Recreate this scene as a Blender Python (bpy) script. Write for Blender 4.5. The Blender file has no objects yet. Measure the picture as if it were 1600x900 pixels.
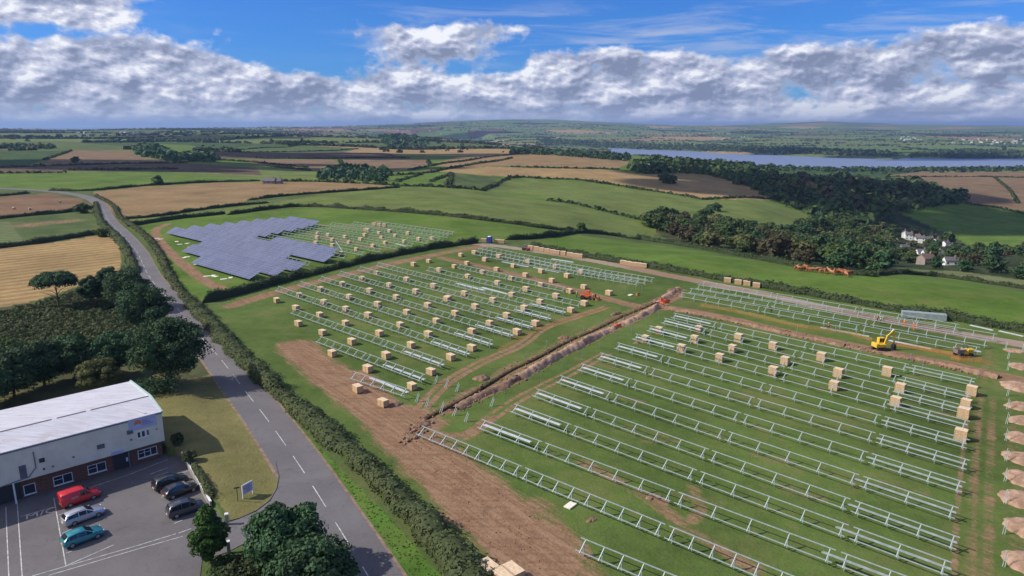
import bpy, bmesh, math, random
import numpy as np
from mathutils import Vector, Matrix
R = math.radians
random.seed(7)
RNG = np.random.default_rng(11)
SC = bpy.context.scene
COL = SC.collection

# ---------------------------------------------------------------- camera, sky, sun, exposure
F_PX, HOR, H_CAM = 1100.0, 196.0, 46.0          # focal length in px of a 1600 px wide frame
PITCH = math.atan((450 - HOR) / F_PX)
cam_d = bpy.data.cameras.new('camera')
cam = bpy.data.objects.new('camera', cam_d)
COL.objects.link(cam)
cam_d.sensor_width = 36
cam_d.lens = 36 * F_PX / 1600
cam_d.clip_start = 0.5
cam_d.clip_end = 60000
cam.location = (0, 0, H_CAM)
cam.rotation_euler = (math.pi / 2 - PITCH, 0, 0)
SC.camera = cam

SUN_ELEV, SHADOW_AZ = 40.0, 5.0                # shadows fall towards this azimuth (from +X, anticlockwise)
sun_dir = Vector((-math.cos(R(SHADOW_AZ)) * math.cos(R(SUN_ELEV)), -math.sin(R(SHADOW_AZ)) * math.cos(R(SUN_ELEV)), math.sin(R(SUN_ELEV))))
sd = bpy.data.lights.new('sun', 'SUN')
sd.energy = 4.7
sd.angle = R(0.6)
sd.color = (1.0, 0.945, 0.86)
so = bpy.data.objects.new('sun', sd)
so.rotation_euler = (-sun_dir).to_track_quat('-Z', 'Y').to_euler()
so.location = (0, 0, 300)
COL.objects.link(so)

SC.view_settings.view_transform = 'Standard'
SC.view_settings.look = 'None'
SC.view_settings.exposure = 0.0
SC.view_settings.gamma = 1.0
SC.view_settings.use_curve_mapping = False

world = bpy.data.worlds.new('World')
SC.world = world
world.use_nodes = True


class NT:
    """small node-tree helper"""
    def __init__(s, tree):
        s.t = tree
        s.n = tree.nodes
        s.l = tree.links

    def node(s, typ, **kw):
        nd = s.n.new(typ)
        for k, v in kw.items():
            setattr(nd, k, v)
        return nd

    def set(s, sock, v):
        if isinstance(v, bpy.types.NodeSocket):
            s.l.new(v, sock)
        else:
            sock.default_value = v

    def math(s, op, a, b=0.0, c=0.0, clamp=False):
        nd = s.node('ShaderNodeMath', operation=op)
        nd.use_clamp = clamp
        s.set(nd.inputs[0], a)
        s.set(nd.inputs[1], b)
        s.set(nd.inputs[2], c)
        return nd.outputs[0]

    def mix(s, f, a, b, mode='MIX'):
        nd = s.node('ShaderNodeMix', data_type='RGBA', blend_type=mode)
        s.set(nd.inputs[0], f)
        s.set(nd.inputs[6], a if isinstance(a, bpy.types.NodeSocket) else (*a[:3], 1))
        s.set(nd.inputs[7], b if isinstance(b, bpy.types.NodeSocket) else (*b[:3], 1))
        return nd.outputs[2]

    def mapr(s, v, a, b, c=0.0, d=1.0, smooth=True):
        nd = s.node('ShaderNodeMapRange')
        if smooth:
            nd.interpolation_type = 'SMOOTHSTEP'
        s.set(nd.inputs[0], v)
        for i, q in enumerate((a, b, c, d)):
            s.set(nd.inputs[i + 1], q)
        return nd.outputs[0]

    def noise(s, vec, scale, detail=4, rough=0.55, dist=0.0):
        nd = s.node('ShaderNodeTexNoise')
        s.set(nd.inputs['Vector'], vec)
        nd.inputs['Scale'].default_value = scale
        nd.inputs['Detail'].default_value = detail
        nd.inputs['Roughness'].default_value = rough
        nd.inputs['Distortion'].default_value = dist
        return nd.outputs['Fac']

    def comb(s, x, y, z=0.0):
        nd = s.node('ShaderNodeCombineXYZ')
        for i, q in enumerate((x, y, z)):
            s.set(nd.inputs[i], q)
        return nd.outputs[0]


def build_world():
    w = NT(world.node_tree)
    w.n.clear()
    out = w.node('ShaderNodeOutputWorld')
    bg = w.node('ShaderNodeBackground')
    bg.inputs['Strength'].default_value = 0.1
    w.l.new(bg.outputs[0], out.inputs[0])
    sky = w.node('ShaderNodeTexSky', sky_type='NISHITA')
    sky.sun_disc = False
    sky.sun_elevation = R(SUN_ELEV)
    sky.sun_rotation = math.atan2(sun_dir.x, sun_dir.y)
    sky.altitude = 200
    sky.air_density = 1.0
    sky.dust_density = 0.4
    sky.ozone_density = 3.0
    tc = w.node('ShaderNodeTexCoord')
    sep = w.node('ShaderNodeSeparateXYZ')
    w.l.new(tc.outputs['Generated'], sep.inputs[0])
    x, y, z = sep.outputs
    az = w.math('ARCTAN2', x, y)                       # 0 = north of the site (view axis)
    el = w.math('ARCSINE', z)
    eld = w.math('MULTIPLY', el, 57.296)               # degrees
    azd = w.math('MULTIPLY', az, 57.296)
    skyc = w.mix(1.0, sky.outputs[0], (0.25, 0.62, 1.30), 'MULTIPLY')
    # cumulus deck: noise in azimuth / elevation, flattened; lit from the upper left
    def field(du, dv, detail=8):
        u = w.math('ADD', w.math('MULTIPLY', azd, 0.26), du)
        v = w.math('ADD', w.math('MULTIPLY', eld, 0.46), dv)
        a = w.noise(w.comb(u, v, 3.7), 1.0, detail, 0.50, 0.0)
        b = w.noise(w.comb(w.math('MULTIPLY', u, 2.6), w.math('MULTIPLY', v, 2.6), 8.2), 1.0, 3, 0.5)
        b = w.math('SUBTRACT', 1.0, w.math('ABSOLUTE', w.math('MULTIPLY', w.math('SUBTRACT', b, 0.5), 5.0)))   # billows
        return w.math('ADD', a, w.math('MULTIPLY', b, 0.055))
    n0 = field(0.0, 0.0)
    n1 = field(-0.05, 0.11)
    n2 = field(-0.16, 0.34, 3)
    fine = w.noise(w.comb(w.math('MULTIPLY', azd, 0.9), w.math('MULTIPLY', eld, 1.2), 1.3), 1.0, 6, 0.6)
    # height of the deck top along the horizon
    fc = w.node('ShaderNodeFloatCurve')
    cm = fc.mapping
    cm.use_clip = False
    c = cm.curves[0]
    prof = [(-60, 6.0), (-36, 6.0), (-27, 6.2), (-21, 4.9), (-17, 4.0), (-11, 4.3), (-7, 4.8), (-3, 4.3), (0, 4.3), (2, 5.6), (6, 5.9), (14, 5.6), (22, 5.9), (30, 6.3), (38, 6.6), (60, 6.6)]
    while len(c.points) < len(prof):
        c.points.new(0.5, 0.5)
    for pt, (a, b) in zip(c.points, prof):
        pt.location = ((a + 60) / 120, b / 10)
    cm.update()
    w.l.new(w.mapr(azd, -60.0, 60.0, 0.0, 1.0, smooth=False), fc.inputs['Value'])
    top = w.math('MULTIPLY', fc.outputs[0], 10.0)
    above = w.math('SUBTRACT', eld, top)
    deck = w.mapr(above, -1.3, 0.9, 0.24, -0.26)
    # separate cloud top left, thin streaks right of centre
    bl = w.math('MULTIPLY', w.mapr(azd, -29.0, -24.5, 1.0, 0.0), w.mapr(eld, 5.8, 7.2, 0.0, 1.0))
    st = w.math('MULTIPLY', w.mapr(w.math('ABSOLUTE', w.math('ADD', azd, 5.5)), 3.0, 9.0, 1.0, 0.0), w.mapr(w.math('ABSOLUTE', w.math('SUBTRACT', eld, 6.2)), 0.7, 2.4, 1.0, 0.0))
    cov = w.math('ADD', w.math('ADD', n0, deck), w.math('ADD', w.math('MULTIPLY', bl, 0.66), w.math('MULTIPLY', st, 0.46)))
    cov = w.math('ADD', cov, w.mapr(eld, 14.0, 40.0, 0.0, 0.24))
    cov = w.math('ADD', cov, w.math('MULTIPLY', w.math('SUBTRACT', fine, 0.5), 0.42))
    mask = w.mapr(cov, 0.47, 0.70)
    # thin veil above the deck, drawn out along the wind
    veil = w.noise(w.comb(w.math('MULTIPLY', azd, 0.10), w.math('MULTIPLY', eld, 0.75), 12.0), 1.0, 7, 0.62, 0.6)
    vband = w.math('MULTIPLY', w.mapr(w.math('ABSOLUTE', w.math('SUBTRACT', eld, 6.6)), 0.5, 3.2, 1.0, 0.0), w.mapr(azd, -16.0, -6.0, 0.15, 1.0))
    veil = w.math('MULTIPLY', w.mapr(veil, 0.46, 0.72), w.math('MULTIPLY', vband, 0.62))
    # light and shade of the puffs
    relief = w.math('ADD', w.math('MULTIPLY', w.math('SUBTRACT', n0, n1), 4.6), w.math('MULTIPLY', w.math('SUBTRACT', n0, n2), 2.6))
    relief = w.math('ADD', relief, w.math('MULTIPLY', w.math('SUBTRACT', fine, 0.5), 0.25))
    big = w.noise(w.comb(w.math('MULTIPLY', azd, 0.07), w.math('MULTIPLY', eld, 0.16), 6.0), 1.0, 3)
    relief = w.math('ADD', relief, w.math('MULTIPLY', w.math('SUBTRACT', big, 0.5), 1.3))
    lit = w.mapr(relief, -0.65, 0.75, 0.0, 1.0, smooth=False)
    ramp = w.node('ShaderNodeValToRGB')
    w.l.new(lit, ramp.inputs[0])
    el_ = ramp.color_ramp.elements
    el_[0].position, el_[0].color = 0.12, (2.3, 2.75, 4.2, 1)
    el_[1].position, el_[1].color = 0.92, (9.4, 9.6, 10.2, 1)
    for p_, c_ in ((0.34, (3.5, 4.0, 5.7, 1)), (0.52, (5.0, 5.4, 7.1, 1)), (0.70, (6.6, 6.9, 8.3, 1))):
        e_ = el_.new(p_)
        e_.color = c_
    cl = ramp.outputs[0]
    edge = w.mapr(cov, 0.58, 0.74, 0.5, 0.0)           # thin edges are bright
    cl = w.mix(edge, cl, (6.6, 7.0, 8.3))
    low = w.mapr(eld, 0.2, 2.2, 0.62, 0.0)             # layered far base
    lay = w.noise(w.comb(w.math('MULTIPLY', azd, 0.14), w.math('MULTIPLY', eld, 1.9), 5.0), 1.0, 5)
    cl = w.mix(low, cl, w.mix(w.mapr(lay, 0.35, 0.65), (3.4, 4.0, 5.9), (5.8, 6.3, 7.9)))
    skyc = w.mix(veil, skyc, (5.6, 6.0, 7.4))
    fin = w.mix(mask, skyc, cl)
    w.l.new(fin, bg.inputs[0])


build_world()
# ---------------------------------------------------------------- terrain height
SP, CP = math.sin(PITCH), math.cos(PITCH)


def ray(px, py):
    u = (np.asarray(px, float) - 800) / F_PX
    v = (450 - np.asarray(py, float)) / F_PX
    return u, CP + v * SP, v * CP - SP


def plane(px, py, z=0.0):
    u, f, d = ray(px, py)
    t = (z - H_CAM) / d
    return (float(u * t), float(f * t))


def cp(px, py, D):
    u, f, d = ray(px, py)
    t = D / f
    return (float(u * t), float(D), float(H_CAM + d * t))


CTRL = [(x, y, 0.0) for x, y in [(-300, 60), (-150, 50), (0, 50), (120, 60), (220, 80), (-220, 150), (-110, 130), (0, 130), (90, 120), (-260, 260), (-140, 240),
        (-60, 220), (30, 210), (-200, 330), (-90, 330), (0, 300), (60, 250), (100, 215), (130, 195), (150, 165), (-150, 420), (-30, 380), (-320, 420), (-100, 490), (-240, 520), (170, 120)]]
CTRL += [cp(*a) for a in [
    (1020, 372, 390), (1000, 345, 470), (1100, 365, 430), (1150, 372, 400), (1230, 395, 340), (900, 312, 560), (800, 298, 640), (1440, 395, 600), (1340, 408, 430),
    (1500, 330, 800), (1500, 375, 660), (1250, 340, 620), (1300, 300, 820), (1500, 300, 920), (1560, 275, 1300), (1590, 400, 430), (1590, 345, 760), (1590, 440, 300),
    (1050, 270, 900), (1180, 300, 760), (1000, 285, 760), (950, 305, 640), (1200, 330, 600), (1100, 315, 650), (980, 330, 520), (850, 285, 720),
    (1100, 255, 1150), (1250, 268, 1250), (880, 245, 1100), (760, 262, 820), (700, 272, 700), (620, 268, 780), (560, 262, 860), (560, 240, 1250), (700, 245, 1200),
    (400, 255, 950), (300, 262, 800), (200, 276, 640), (50, 280, 600), (100, 250, 900), (250, 238, 1150), (0, 235, 1200), (0, 222, 1700), (200, 222, 1800), (400, 228, 1700),
    (0, 208, 3300), (150, 206, 3600), (300, 207, 3600), (500, 212, 3000), (620, 212, 2900), (640, 234, 1800), (740, 222, 2300), (800, 228, 1900),
    (60, 203, 5500), (250, 202, 6000), (450, 199, 7500), (600, 196, 8500), (700, 191, 12000), (780, 188.5, 12000), (860, 187.5, 12000), (930, 191.5, 12000), (1000, 195, 12000), (1180, 195, 12000), (1240, 192, 12000), (1290, 190, 12000), (1340, 192, 12000), (1400, 195, 12000), (1600, 197, 11500),
    (950, 240, 1500), (1000, 222, 4300), (1000, 210, 6000), (1200, 212, 5800), (1400, 212, 5600), (1600, 212, 5600), (1200, 226, 4100), (1400, 230, 3650), (1600, 232, 3500), (900, 214, 5200),
    (1100, 203, 8000), (1400, 204, 8000), (800, 203, 6500), (690, 226, 4000), (1300, 264, 1700), (1500, 266, 1650), (560, 214, 3600)]]
CTRL += [(-2500, 1000, -5), (-6000, 3000, 0), (3000, 1200, -50), (7000, 4000, -10), (-600, 100, 0), (700, 100, -25), (400, 200, -25), (-9000, 14000, -80), (9000, 14000, -40), (0, 16000, -60), (-3000, 16000, -80), (3500, 16000, -60), (0, 30000, -150), (-14000, 20000, -150), (14000, 20000, -150), (-700, 400, 0), (0, -60, 0), (-100, -100, 0), (100, -100, 0), (0, -1000, -5), (900, -900, -10), (-900, -900, 0), (0, -9000, 0)]
CTRL = np.array(CTRL)


def _tc(x, y):
    x = np.asarray(x, float)
    y = np.asarray(y, float)
    r = np.hypot(x, y) + 30
    return np.stack([x / r * 2.4 + 0 * r, y / r * 1.2, np.log(r) * 1.0], -1)


_cc = _tc(CTRL[:, 0], CTRL[:, 1])
_d = np.linalg.norm(_cc[:, None] - _cc[None], axis=-1)
_n = len(CTRL)
_A = np.zeros((_n + 4, _n + 4))
_A[:_n, :_n] = _d + np.eye(_n) * 0.012
_P = np.concatenate([np.ones((_n, 1)), _cc], 1)
_A[:_n, _n:] = _P
_A[_n:, :_n] = _P.T
_b = np.concatenate([CTRL[:, 2], np.zeros(4)])
_w = np.linalg.lstsq(_A, _b, rcond=None)[0]


def sst(a, b, x):
    t = np.clip((x - a) / (b - a), 0, 1)
    return t * t * (3 - 2 * t)


def in_poly(x, y, poly):
    poly = np.asarray(poly, float)
    res = np.zeros(np.shape(x), bool)
    x0, y0 = poly.min(0)
    x1, y1 = poly.max(0)
    m = (x >= x0) & (x <= x1) & (y >= y0) & (y <= y1)
    xs, ys = x[m], y[m]
    c = np.zeros(xs.shape, bool)
    j = len(poly) - 1
    for i in range(len(poly)):
        xi, yi = poly[i]
        xj, yj = poly[j]
        if yi != yj:
            c ^= ((yi > ys) != (yj > ys)) & (xs < (xj - xi) * (ys - yi) / (yj - yi) + xi)
        j = i
    res[m] = c
    return res


def vnoise(x, y, s, seed):
    """smooth value noise from a few rotated sines"""
    v = 0
    rs = np.random.default_rng(seed)
    for k in range(5):
        a = rs.uniform(0, 6.283)
        f = rs.uniform(0.6, 1.5) / s * 6.283
        v = v + np.sin((x * np.cos(a) + y * np.sin(a)) * f + rs.uniform(0, 6.283) + 0.9 * np.sin((x * np.sin(a) - y * np.cos(a)) * f * 0.6 + rs.uniform(0, 6.283)))
    return v / 5


def dist_line(x, y, line, maxd):
    """distance of points to a polyline (inf when farther than maxd from its box)"""
    line = np.asarray(line)[:, :2]
    res = np.full(x.shape, 1e9)
    x0, y0 = line.min(0) - maxd
    x1, y1 = line.max(0) + maxd
    m = np.where((x >= x0) & (x <= x1) & (y >= y0) & (y <= y1))[0]
    xs, ys = x[m], y[m]
    best = np.full(xs.shape, 1e9)
    for (ax, ay), (bx, by) in zip(line[:-1], line[1:]):
        dx, dy = bx - ax, by - ay
        L2 = dx * dx + dy * dy + 1e-9
        t = np.clip(((xs - ax) * dx + (ys - ay) * dy) / L2, 0, 1)
        best = np.minimum(best, np.hypot(xs - ax - t * dx, ys - ay - t * dy))
    res[m] = best
    return res


WATER_Z = -70.0
WATER = [[(948, 231), (1010, 234), (1080, 236), (1130, 240), (1200, 242), (1290, 246), (1395, 249), (1400, 247), (1500, 248), (1610, 248), (1700, 248), (1700, 266), (1610, 264), (1400, 266), (1250, 266), (1150, 262), (1080, 256), (1010, 245), (960, 240)],
         [(668, 221), (684, 219), (700, 222), (697, 231), (680, 233), (664, 230)]]
WATER_W = [[plane(a, b, WATER_Z) for a, b in w] for w in WATER]


LAWN_PX = [(262, 712), (283, 712), (303, 740), (328, 783), (352, 816), (372, 812), (400, 800), (423, 783), (434, 760), (436, 742), (418, 705), (388, 655), (352, 612), (335, 585), (240, 590), (225, 640), (240, 690)]
LAWN_W = [plane(a, b) for a, b in LAWN_PX]
LOW_LINE = [plane(a, b) for a, b in [(352, 818), (372, 813), (400, 801), (423, 784), (435, 760), (437, 742), (418, 703), (389, 655), (352, 610), (330, 583)]]


def lawn_rise(x, y):
    m = in_poly(x, y, LAWN_W)
    out = np.zeros(x.shape)
    if m.any():
        xs, ys = x[m], y[m]
        d = dist_line(xs, ys, LOW_LINE, 60)
        out[m] = 1.1 * sst(0.0, 9.0, d)
    return out


def h(x, y):
    x = np.asarray(x, float)
    y = np.asarray(y, float)
    shp = x.shape
    xf, yf = x.ravel(), y.ravel()
    out = np.empty(xf.shape)
    for i in range(0, len(xf), 60000):
        c = _tc(xf[i:i + 60000], yf[i:i + 60000])
        k = np.sqrt(((c[:, None, :] - _cc[None]) ** 2).sum(-1))
        out[i:i + 60000] = k @ _w[:_n] + _w[_n] + c @ _w[_n + 1:]
    r = np.hypot(xf, yf)
    out *= sst(140, 300, r)
    out += vnoise(xf, yf, 900, 3) * 9 * sst(900, 2600, r) + vnoise(xf, yf, 2600, 5) * 12 * sst(3500, 6500, r) * (1 - sst(9500, 11500, r) * 0.8)
    out += vnoise(xf, yf, 260, 8) * 1.2 * sst(350, 800, r)
    out += lawn_rise(xf, yf)
    far = (r > 1200)
    out = np.where(far, np.maximum(out, WATER_Z + 2.0), out)
    for w, reach in zip(WATER_W, (900, 500)):
        d_ = dist_line(xf, yf, w + w[:1], reach)
        m = d_ < reach
        if m.any():
            cap = WATER_Z + 2.0 + d_[m] * 0.05 + np.maximum(d_[m] - reach * 0.6, 0) * 0.4
            out[m] = np.minimum(out[m], cap)
        m = in_poly(xf, yf, w)
        out[m] = np.minimum(out[m], WATER_Z - 5)
    return out.reshape(shp)


def hz(x, y):
    return float(h(np.array([x]), np.array([y]))[0])


_RR = np.exp(np.linspace(np.log(25), np.log(14000), 520))


def G(px, py):
    """the ground point seen at a pixel of the photograph (first hit)"""
    px = np.atleast_1d(np.asarray(px, float))
    py = np.atleast_1d(np.asarray(py, float))
    u, f, d = ray(px, py)
    L = np.hypot(u, f)
    X = (u / L)[:, None] * _RR
    Y = (f / L)[:, None] * _RR
    Z = H_CAM + (d / L)[:, None] * _RR
    D = Z - h(X, Y)
    below = D < 0
    idx = np.where(below.any(1), below.argmax(1), len(_RR) - 1)
    idx = np.maximum(idx, 1)
    r_ = np.arange(len(px))
    a, b = D[r_, idx - 1], D[r_, idx]
    t = np.where(np.abs(a - b) > 1e-6, a / (a - b), 0)
    t = np.clip(t, 0, 1)
    rad = _RR[idx - 1] + (_RR[idx] - _RR[idx - 1]) * t
    x, y = u / L * rad, f / L * rad
    return np.stack([x, y, h(x, y)], -1)


def GW(pts):
    a = np.array(pts, float)
    return G(a[:, 0], a[:, 1])


def resample(p, step):
    p = np.asarray(p, float)
    s = np.concatenate([[0], np.cumsum(np.hypot(*np.diff(p[:, :2], axis=0).T))])
    n = max(2, int(round(s[-1] / step)) + 1)
    t = np.linspace(0, s[-1], n)
    return np.stack([np.interp(t, s, p[:, k]) for k in range(2)], -1)


def smooth_line(p, it=2):
    p = np.asarray(p, float)[:, :2]
    for _ in range(it):
        q = [p[0]]
        for a, b in zip(p[:-1], p[1:]):
            q += [a * .75 + b * .25, a * .25 + b * .75]
        q.append(p[-1])
        p = np.array(q)
    return p


# ---------------------------------------------------------------- object helpers
def link(name, data, mat_=None, parent=None):
    o = bpy.data.objects.new(name, data)
    COL.objects.link(o)
    if parent is not None:
        o.parent = parent
    if mat_ is not None and data is not None and not data.materials:
        data.materials.append(mat_)
    return o


def tag(o, label, cat, group=None, kind=None):
    if label:
        o['label'] = label
    if cat:
        o['category'] = cat
    if group:
        o['group'] = group
    if kind:
        o['kind'] = kind
    return o


def empty(name, loc=(0, 0, 0), rz=0.0):
    o = bpy.data.objects.new(name, None)
    o.empty_display_size = 0.3
    COL.objects.link(o)
    o.location = loc
    o.rotation_euler = (0, 0, rz)
    return o


def copy_tree(o, parent=None):
    c = o.copy()
    COL.objects.link(c)
    c.parent = parent
    for ch in o.children:
        copy_tree(ch, c)
    return c


def np_mesh(name, verts, faces, mat_=None, smooth=False, tint=None):
    """faces: (n,4) or (n,3) int array, or list of lists"""
    me = bpy.data.meshes.new(name)
    verts = np.asarray(verts, np.float32)
    if isinstance(faces, np.ndarray):
        k = faces.shape[1]
        me.vertices.add(len(verts))
        me.vertices.foreach_set('co', verts.ravel())
        me.loops.add(faces.size)
        me.loops.foreach_set('vertex_index', faces.astype(np.int32).ravel())
        me.polygons.add(len(faces))
        me.polygons.foreach_set('loop_start', np.arange(0, faces.size, k, dtype=np.int32))
        me.update(calc_edges=True)
    else:
        me.from_pydata(verts.tolist(), [], faces)
    if smooth:
        me.polygons.foreach_set('use_smooth', np.ones(len(me.polygons), bool))
    if tint is not None:
        at = me.attributes.new('Tint', 'FLOAT', 'POINT')
        at.data.foreach_set('value', np.asarray(tint, np.float32))
    if mat_:
        me.materials.append(mat_)
    return me


class MB:
    """collects simple shapes into one mesh"""
    def __init__(s):
        s.v, s.f = [], []

    def add(s, v, f):
        o = len(s.v)
        s.v += [tuple(q) for q in v]
        s.f += [[i + o for i in q] for q in f]
        return s

    def box(s, x0, x1, y0, y1, z0, z1, M=None):
        v = [(x0, y0, z0), (x1, y0, z0), (x1, y1, z0), (x0, y1, z0), (x0, y0, z1), (x1, y0, z1), (x1, y1, z1), (x0, y1, z1)]
        if M is not None:
            v = [tuple(M @ Vector(q)) for q in v]
        return s.add(v, [(0, 3, 2, 1), (4, 5, 6, 7), (0, 1, 5, 4), (1, 2, 6, 5), (2, 3, 7, 6), (3, 0, 4, 7)])

    def bar(s, a, b, w, d=None, up=(0, 0, 1)):
        a, b = Vector(a), Vector(b)
        d = d or w
        t = (b - a).normalized()
        u = Vector(up)
        if abs(t.dot(u)) > 0.98:
            u = Vector((0, 1, 0))
        sx = t.cross(u).normalized()
        uz = sx.cross(t).normalized()
        v = []
        for p in (a, b):
            for i, j in ((-1, -1), (1, -1), (1, 1), (-1, 1)):
                v.append(tuple(p + sx * (i * w / 2) + uz * (j * d / 2)))
        return s.add(v, [(0, 1, 2, 3), (7, 6, 5, 4), (0, 4, 5, 1), (1, 5, 6, 2), (2, 6, 7, 3), (3, 7, 4, 0)])

    def cyl(s, a, b, r, r2=None, n=10):
        a, b = Vector(a), Vector(b)
        r2 = r if r2 is None else r2
        t = (b - a).normalized()
        u = Vector((0, 0, 1)) if abs(t.z) < 0.95 else Vector((1, 0, 0))
        sx = t.cross(u).normalized()
        uz = sx.cross(t)
        v = []
        for p, q in ((a, r), (b, r2)):
            for i in range(n):
                an = 2 * math.pi * i / n
                v.append(tuple(p + (sx * math.cos(an) + uz * math.sin(an)) * q))
        f = [(i, (i + 1) % n, n + (i + 1) % n, n + i) for i in range(n)]
        f += [tuple(range(n - 1, -1, -1)), tuple(range(n, 2 * n))]
        return s.add(v, f)

    def quad(s, a, b, c, d):
        return s.add([a, b, c, d], [(0, 1, 2, 3)])

    def prism(s, outline, z0, z1, M=None):
        n = len(outline)
        v = [(x, y, z0) for x, y in outline] + [(x, y, z1) for x, y in outline]
        if M is not None:
            v = [tuple(M @ Vector(q)) for q in v]
        f = [(i, (i + 1) % n, n + (i + 1) % n, n + i) for i in range(n)]
        return s.add(v, f + [tuple(range(n - 1, -1, -1)), tuple(range(n, 2 * n))])

    def ball(s, c, rx, ry, rz, n=10, m=6):
        v, f = [], []
        for j in range(m + 1):
            th = math.pi * j / m
            for i in range(n):
                a = 2 * math.pi * i / n
                v.append((c[0] + rx * math.sin(th) * math.cos(a), c[1] + ry * math.sin(th) * math.sin(a), c[2] + rz * math.cos(th)))
        for j in range(m):
            for i in range(n):
                f.append((j * n + i, (j + 1) * n + i, (j + 1) * n + (i + 1) % n, j * n + (i + 1) % n))
        return s.add(v, f)

    def mesh(s, name, mat_, bevel=0.0, smooth=False):
        me = bpy.data.meshes.new(name)
        me.from_pydata(s.v, [], s.f)
        bm = bmesh.new()
        bm.from_mesh(me)
        bmesh.ops.remove_doubles(bm, verts=bm.verts, dist=1e-5)
        if bevel:
            bmesh.ops.bevel(bm, geom=[e for e in bm.edges if e.is_manifold and e.calc_face_angle(0) > 0.6], offset=bevel, segments=1, affect='EDGES', clamp_overlap=True)
        bmesh.ops.recalc_face_normals(bm, faces=bm.faces)
        bm.to_mesh(me)
        bm.free()
        if smooth:
            me.polygons.foreach_set('use_smooth', np.ones(len(me.polygons), bool))
        me.materials.append(mat_)
        return me

    def build(s, name, mat_, parent=None, bevel=0.0, smooth=False):
        return link(name, s.mesh(name, mat_, bevel, smooth), None, parent)


# ---------------------------------------------------------------- materials
MATS = {}


def mat(name, col, rough=0.8, metal=0.0, var=0.12, scale=3.0, col2=None, bump=0.0, spec=0.5, coat=0.0):
    m = bpy.data.materials.new(name)
    m.use_nodes = True
    w = NT(m.node_tree)
    bs = w.n['Principled BSDF']
    tc = w.node('ShaderNodeTexCoord')
    n = w.noise(tc.outputs['Object'], scale, 6, 0.6)
    c2 = col2 or tuple(c * (1 - var * 1.6) for c in col)
    c1 = tuple(min(1, c * (1 + var)) for c in col)
    c = w.mix(w.mapr(n, 0.32, 0.68), c2, c1)
    w.l.new(c, bs.inputs['Base Color'])
    bs.inputs['Roughness'].default_value = rough
    bs.inputs['Metallic'].default_value = metal
    bs.inputs['Specular IOR Level'].default_value = spec
    if coat:
        bs.inputs['Coat Weight'].default_value = coat
        bs.inputs['Coat Roughness'].default_value = 0.05
    if bump:
        b = w.node('ShaderNodeBump')
        b.inputs['Strength'].default_value = bump
        b.inputs['Distance'].default_value = 0.05
        w.l.new(w.noise(tc.outputs['Object'], scale * 6, 5, 0.6), b.inputs['Height'])
        w.l.new(b.outputs[0], bs.inputs['Normal'])
    MATS[name] = m
    return m


def leaf_mat(name, col, col2, trans=0.25):
    m = bpy.data.materials.new(name)
    m.use_nodes = True
    w = NT(m.node_tree)
    bs = w.n['Principled BSDF']
    at = w.node('ShaderNodeAttribute', attribute_name='Tint')
    oi = w.node('ShaderNodeObjectInfo')
    f = w.math('ADD', w.math('MULTIPLY', at.outputs['Fac'], 0.75), w.math('MULTIPLY', oi.outputs['Random'], 0.3), clamp=True)
    c = w.mix(f, col, col2)
    hs = w.node('ShaderNodeHueSaturation')
    w.l.new(c, hs.inputs['Color'])
    w.l.new(w.mapr(oi.outputs['Random'], 0, 1, 0.485, 0.515, smooth=False), hs.inputs['Hue'])
    w.l.new(hs.outputs[0], bs.inputs['Base Color'])
    bs.inputs['Roughness'].default_value = 0.7
    bs.inputs['Specular IOR Level'].default_value = 0.25
    tr = w.node('ShaderNodeBsdfTranslucent')
    w.l.new(hs.outputs[0], tr.inputs['Color'])
    ms = w.node('ShaderNodeMixShader')
    ms.inputs[0].default_value = trans
    w.l.new(bs.outputs[0], ms.inputs[1])
    w.l.new(tr.outputs[0], ms.inputs[2])
    w.l.new(ms.outputs[0], w.n['Material Output'].inputs['Surface'])
    MATS[name] = m
    return m
# ---------------------------------------------------------------- ground sheet
G_BRIGHT = (0.098, 0.165, 0.024)
G_SITE = (0.092, 0.138, 0.032)
G_OLIVE = (0.135, 0.175, 0.042)
G_DARK = (0.042, 0.085, 0.026)
G_MID = (0.080, 0.115, 0.036)
TAN = (0.34, 0.225, 0.100)
TAN2 = (0.27, 0.175, 0.085)
BROWN = (0.21, 0.135, 0.080)
DBROWN = (0.115, 0.072, 0.052)
SCRUB = (0.085, 0.090, 0.040)
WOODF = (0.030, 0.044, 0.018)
LAWN = (0.185, 0.165, 0.062)
MUD = (0.17, 0.13, 0.10)


def dens(poly, step=14):
    out = []
    for a, b in zip(poly, poly[1:] + poly[:1]):
        n = max(1, int(math.hypot(b[0] - a[0], b[1] - a[1]) / step))
        out += [(a[0] + (b[0] - a[0]) * i / n, a[1] + (b[1] - a[1]) * i / n) for i in range(n)]
    return out


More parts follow.
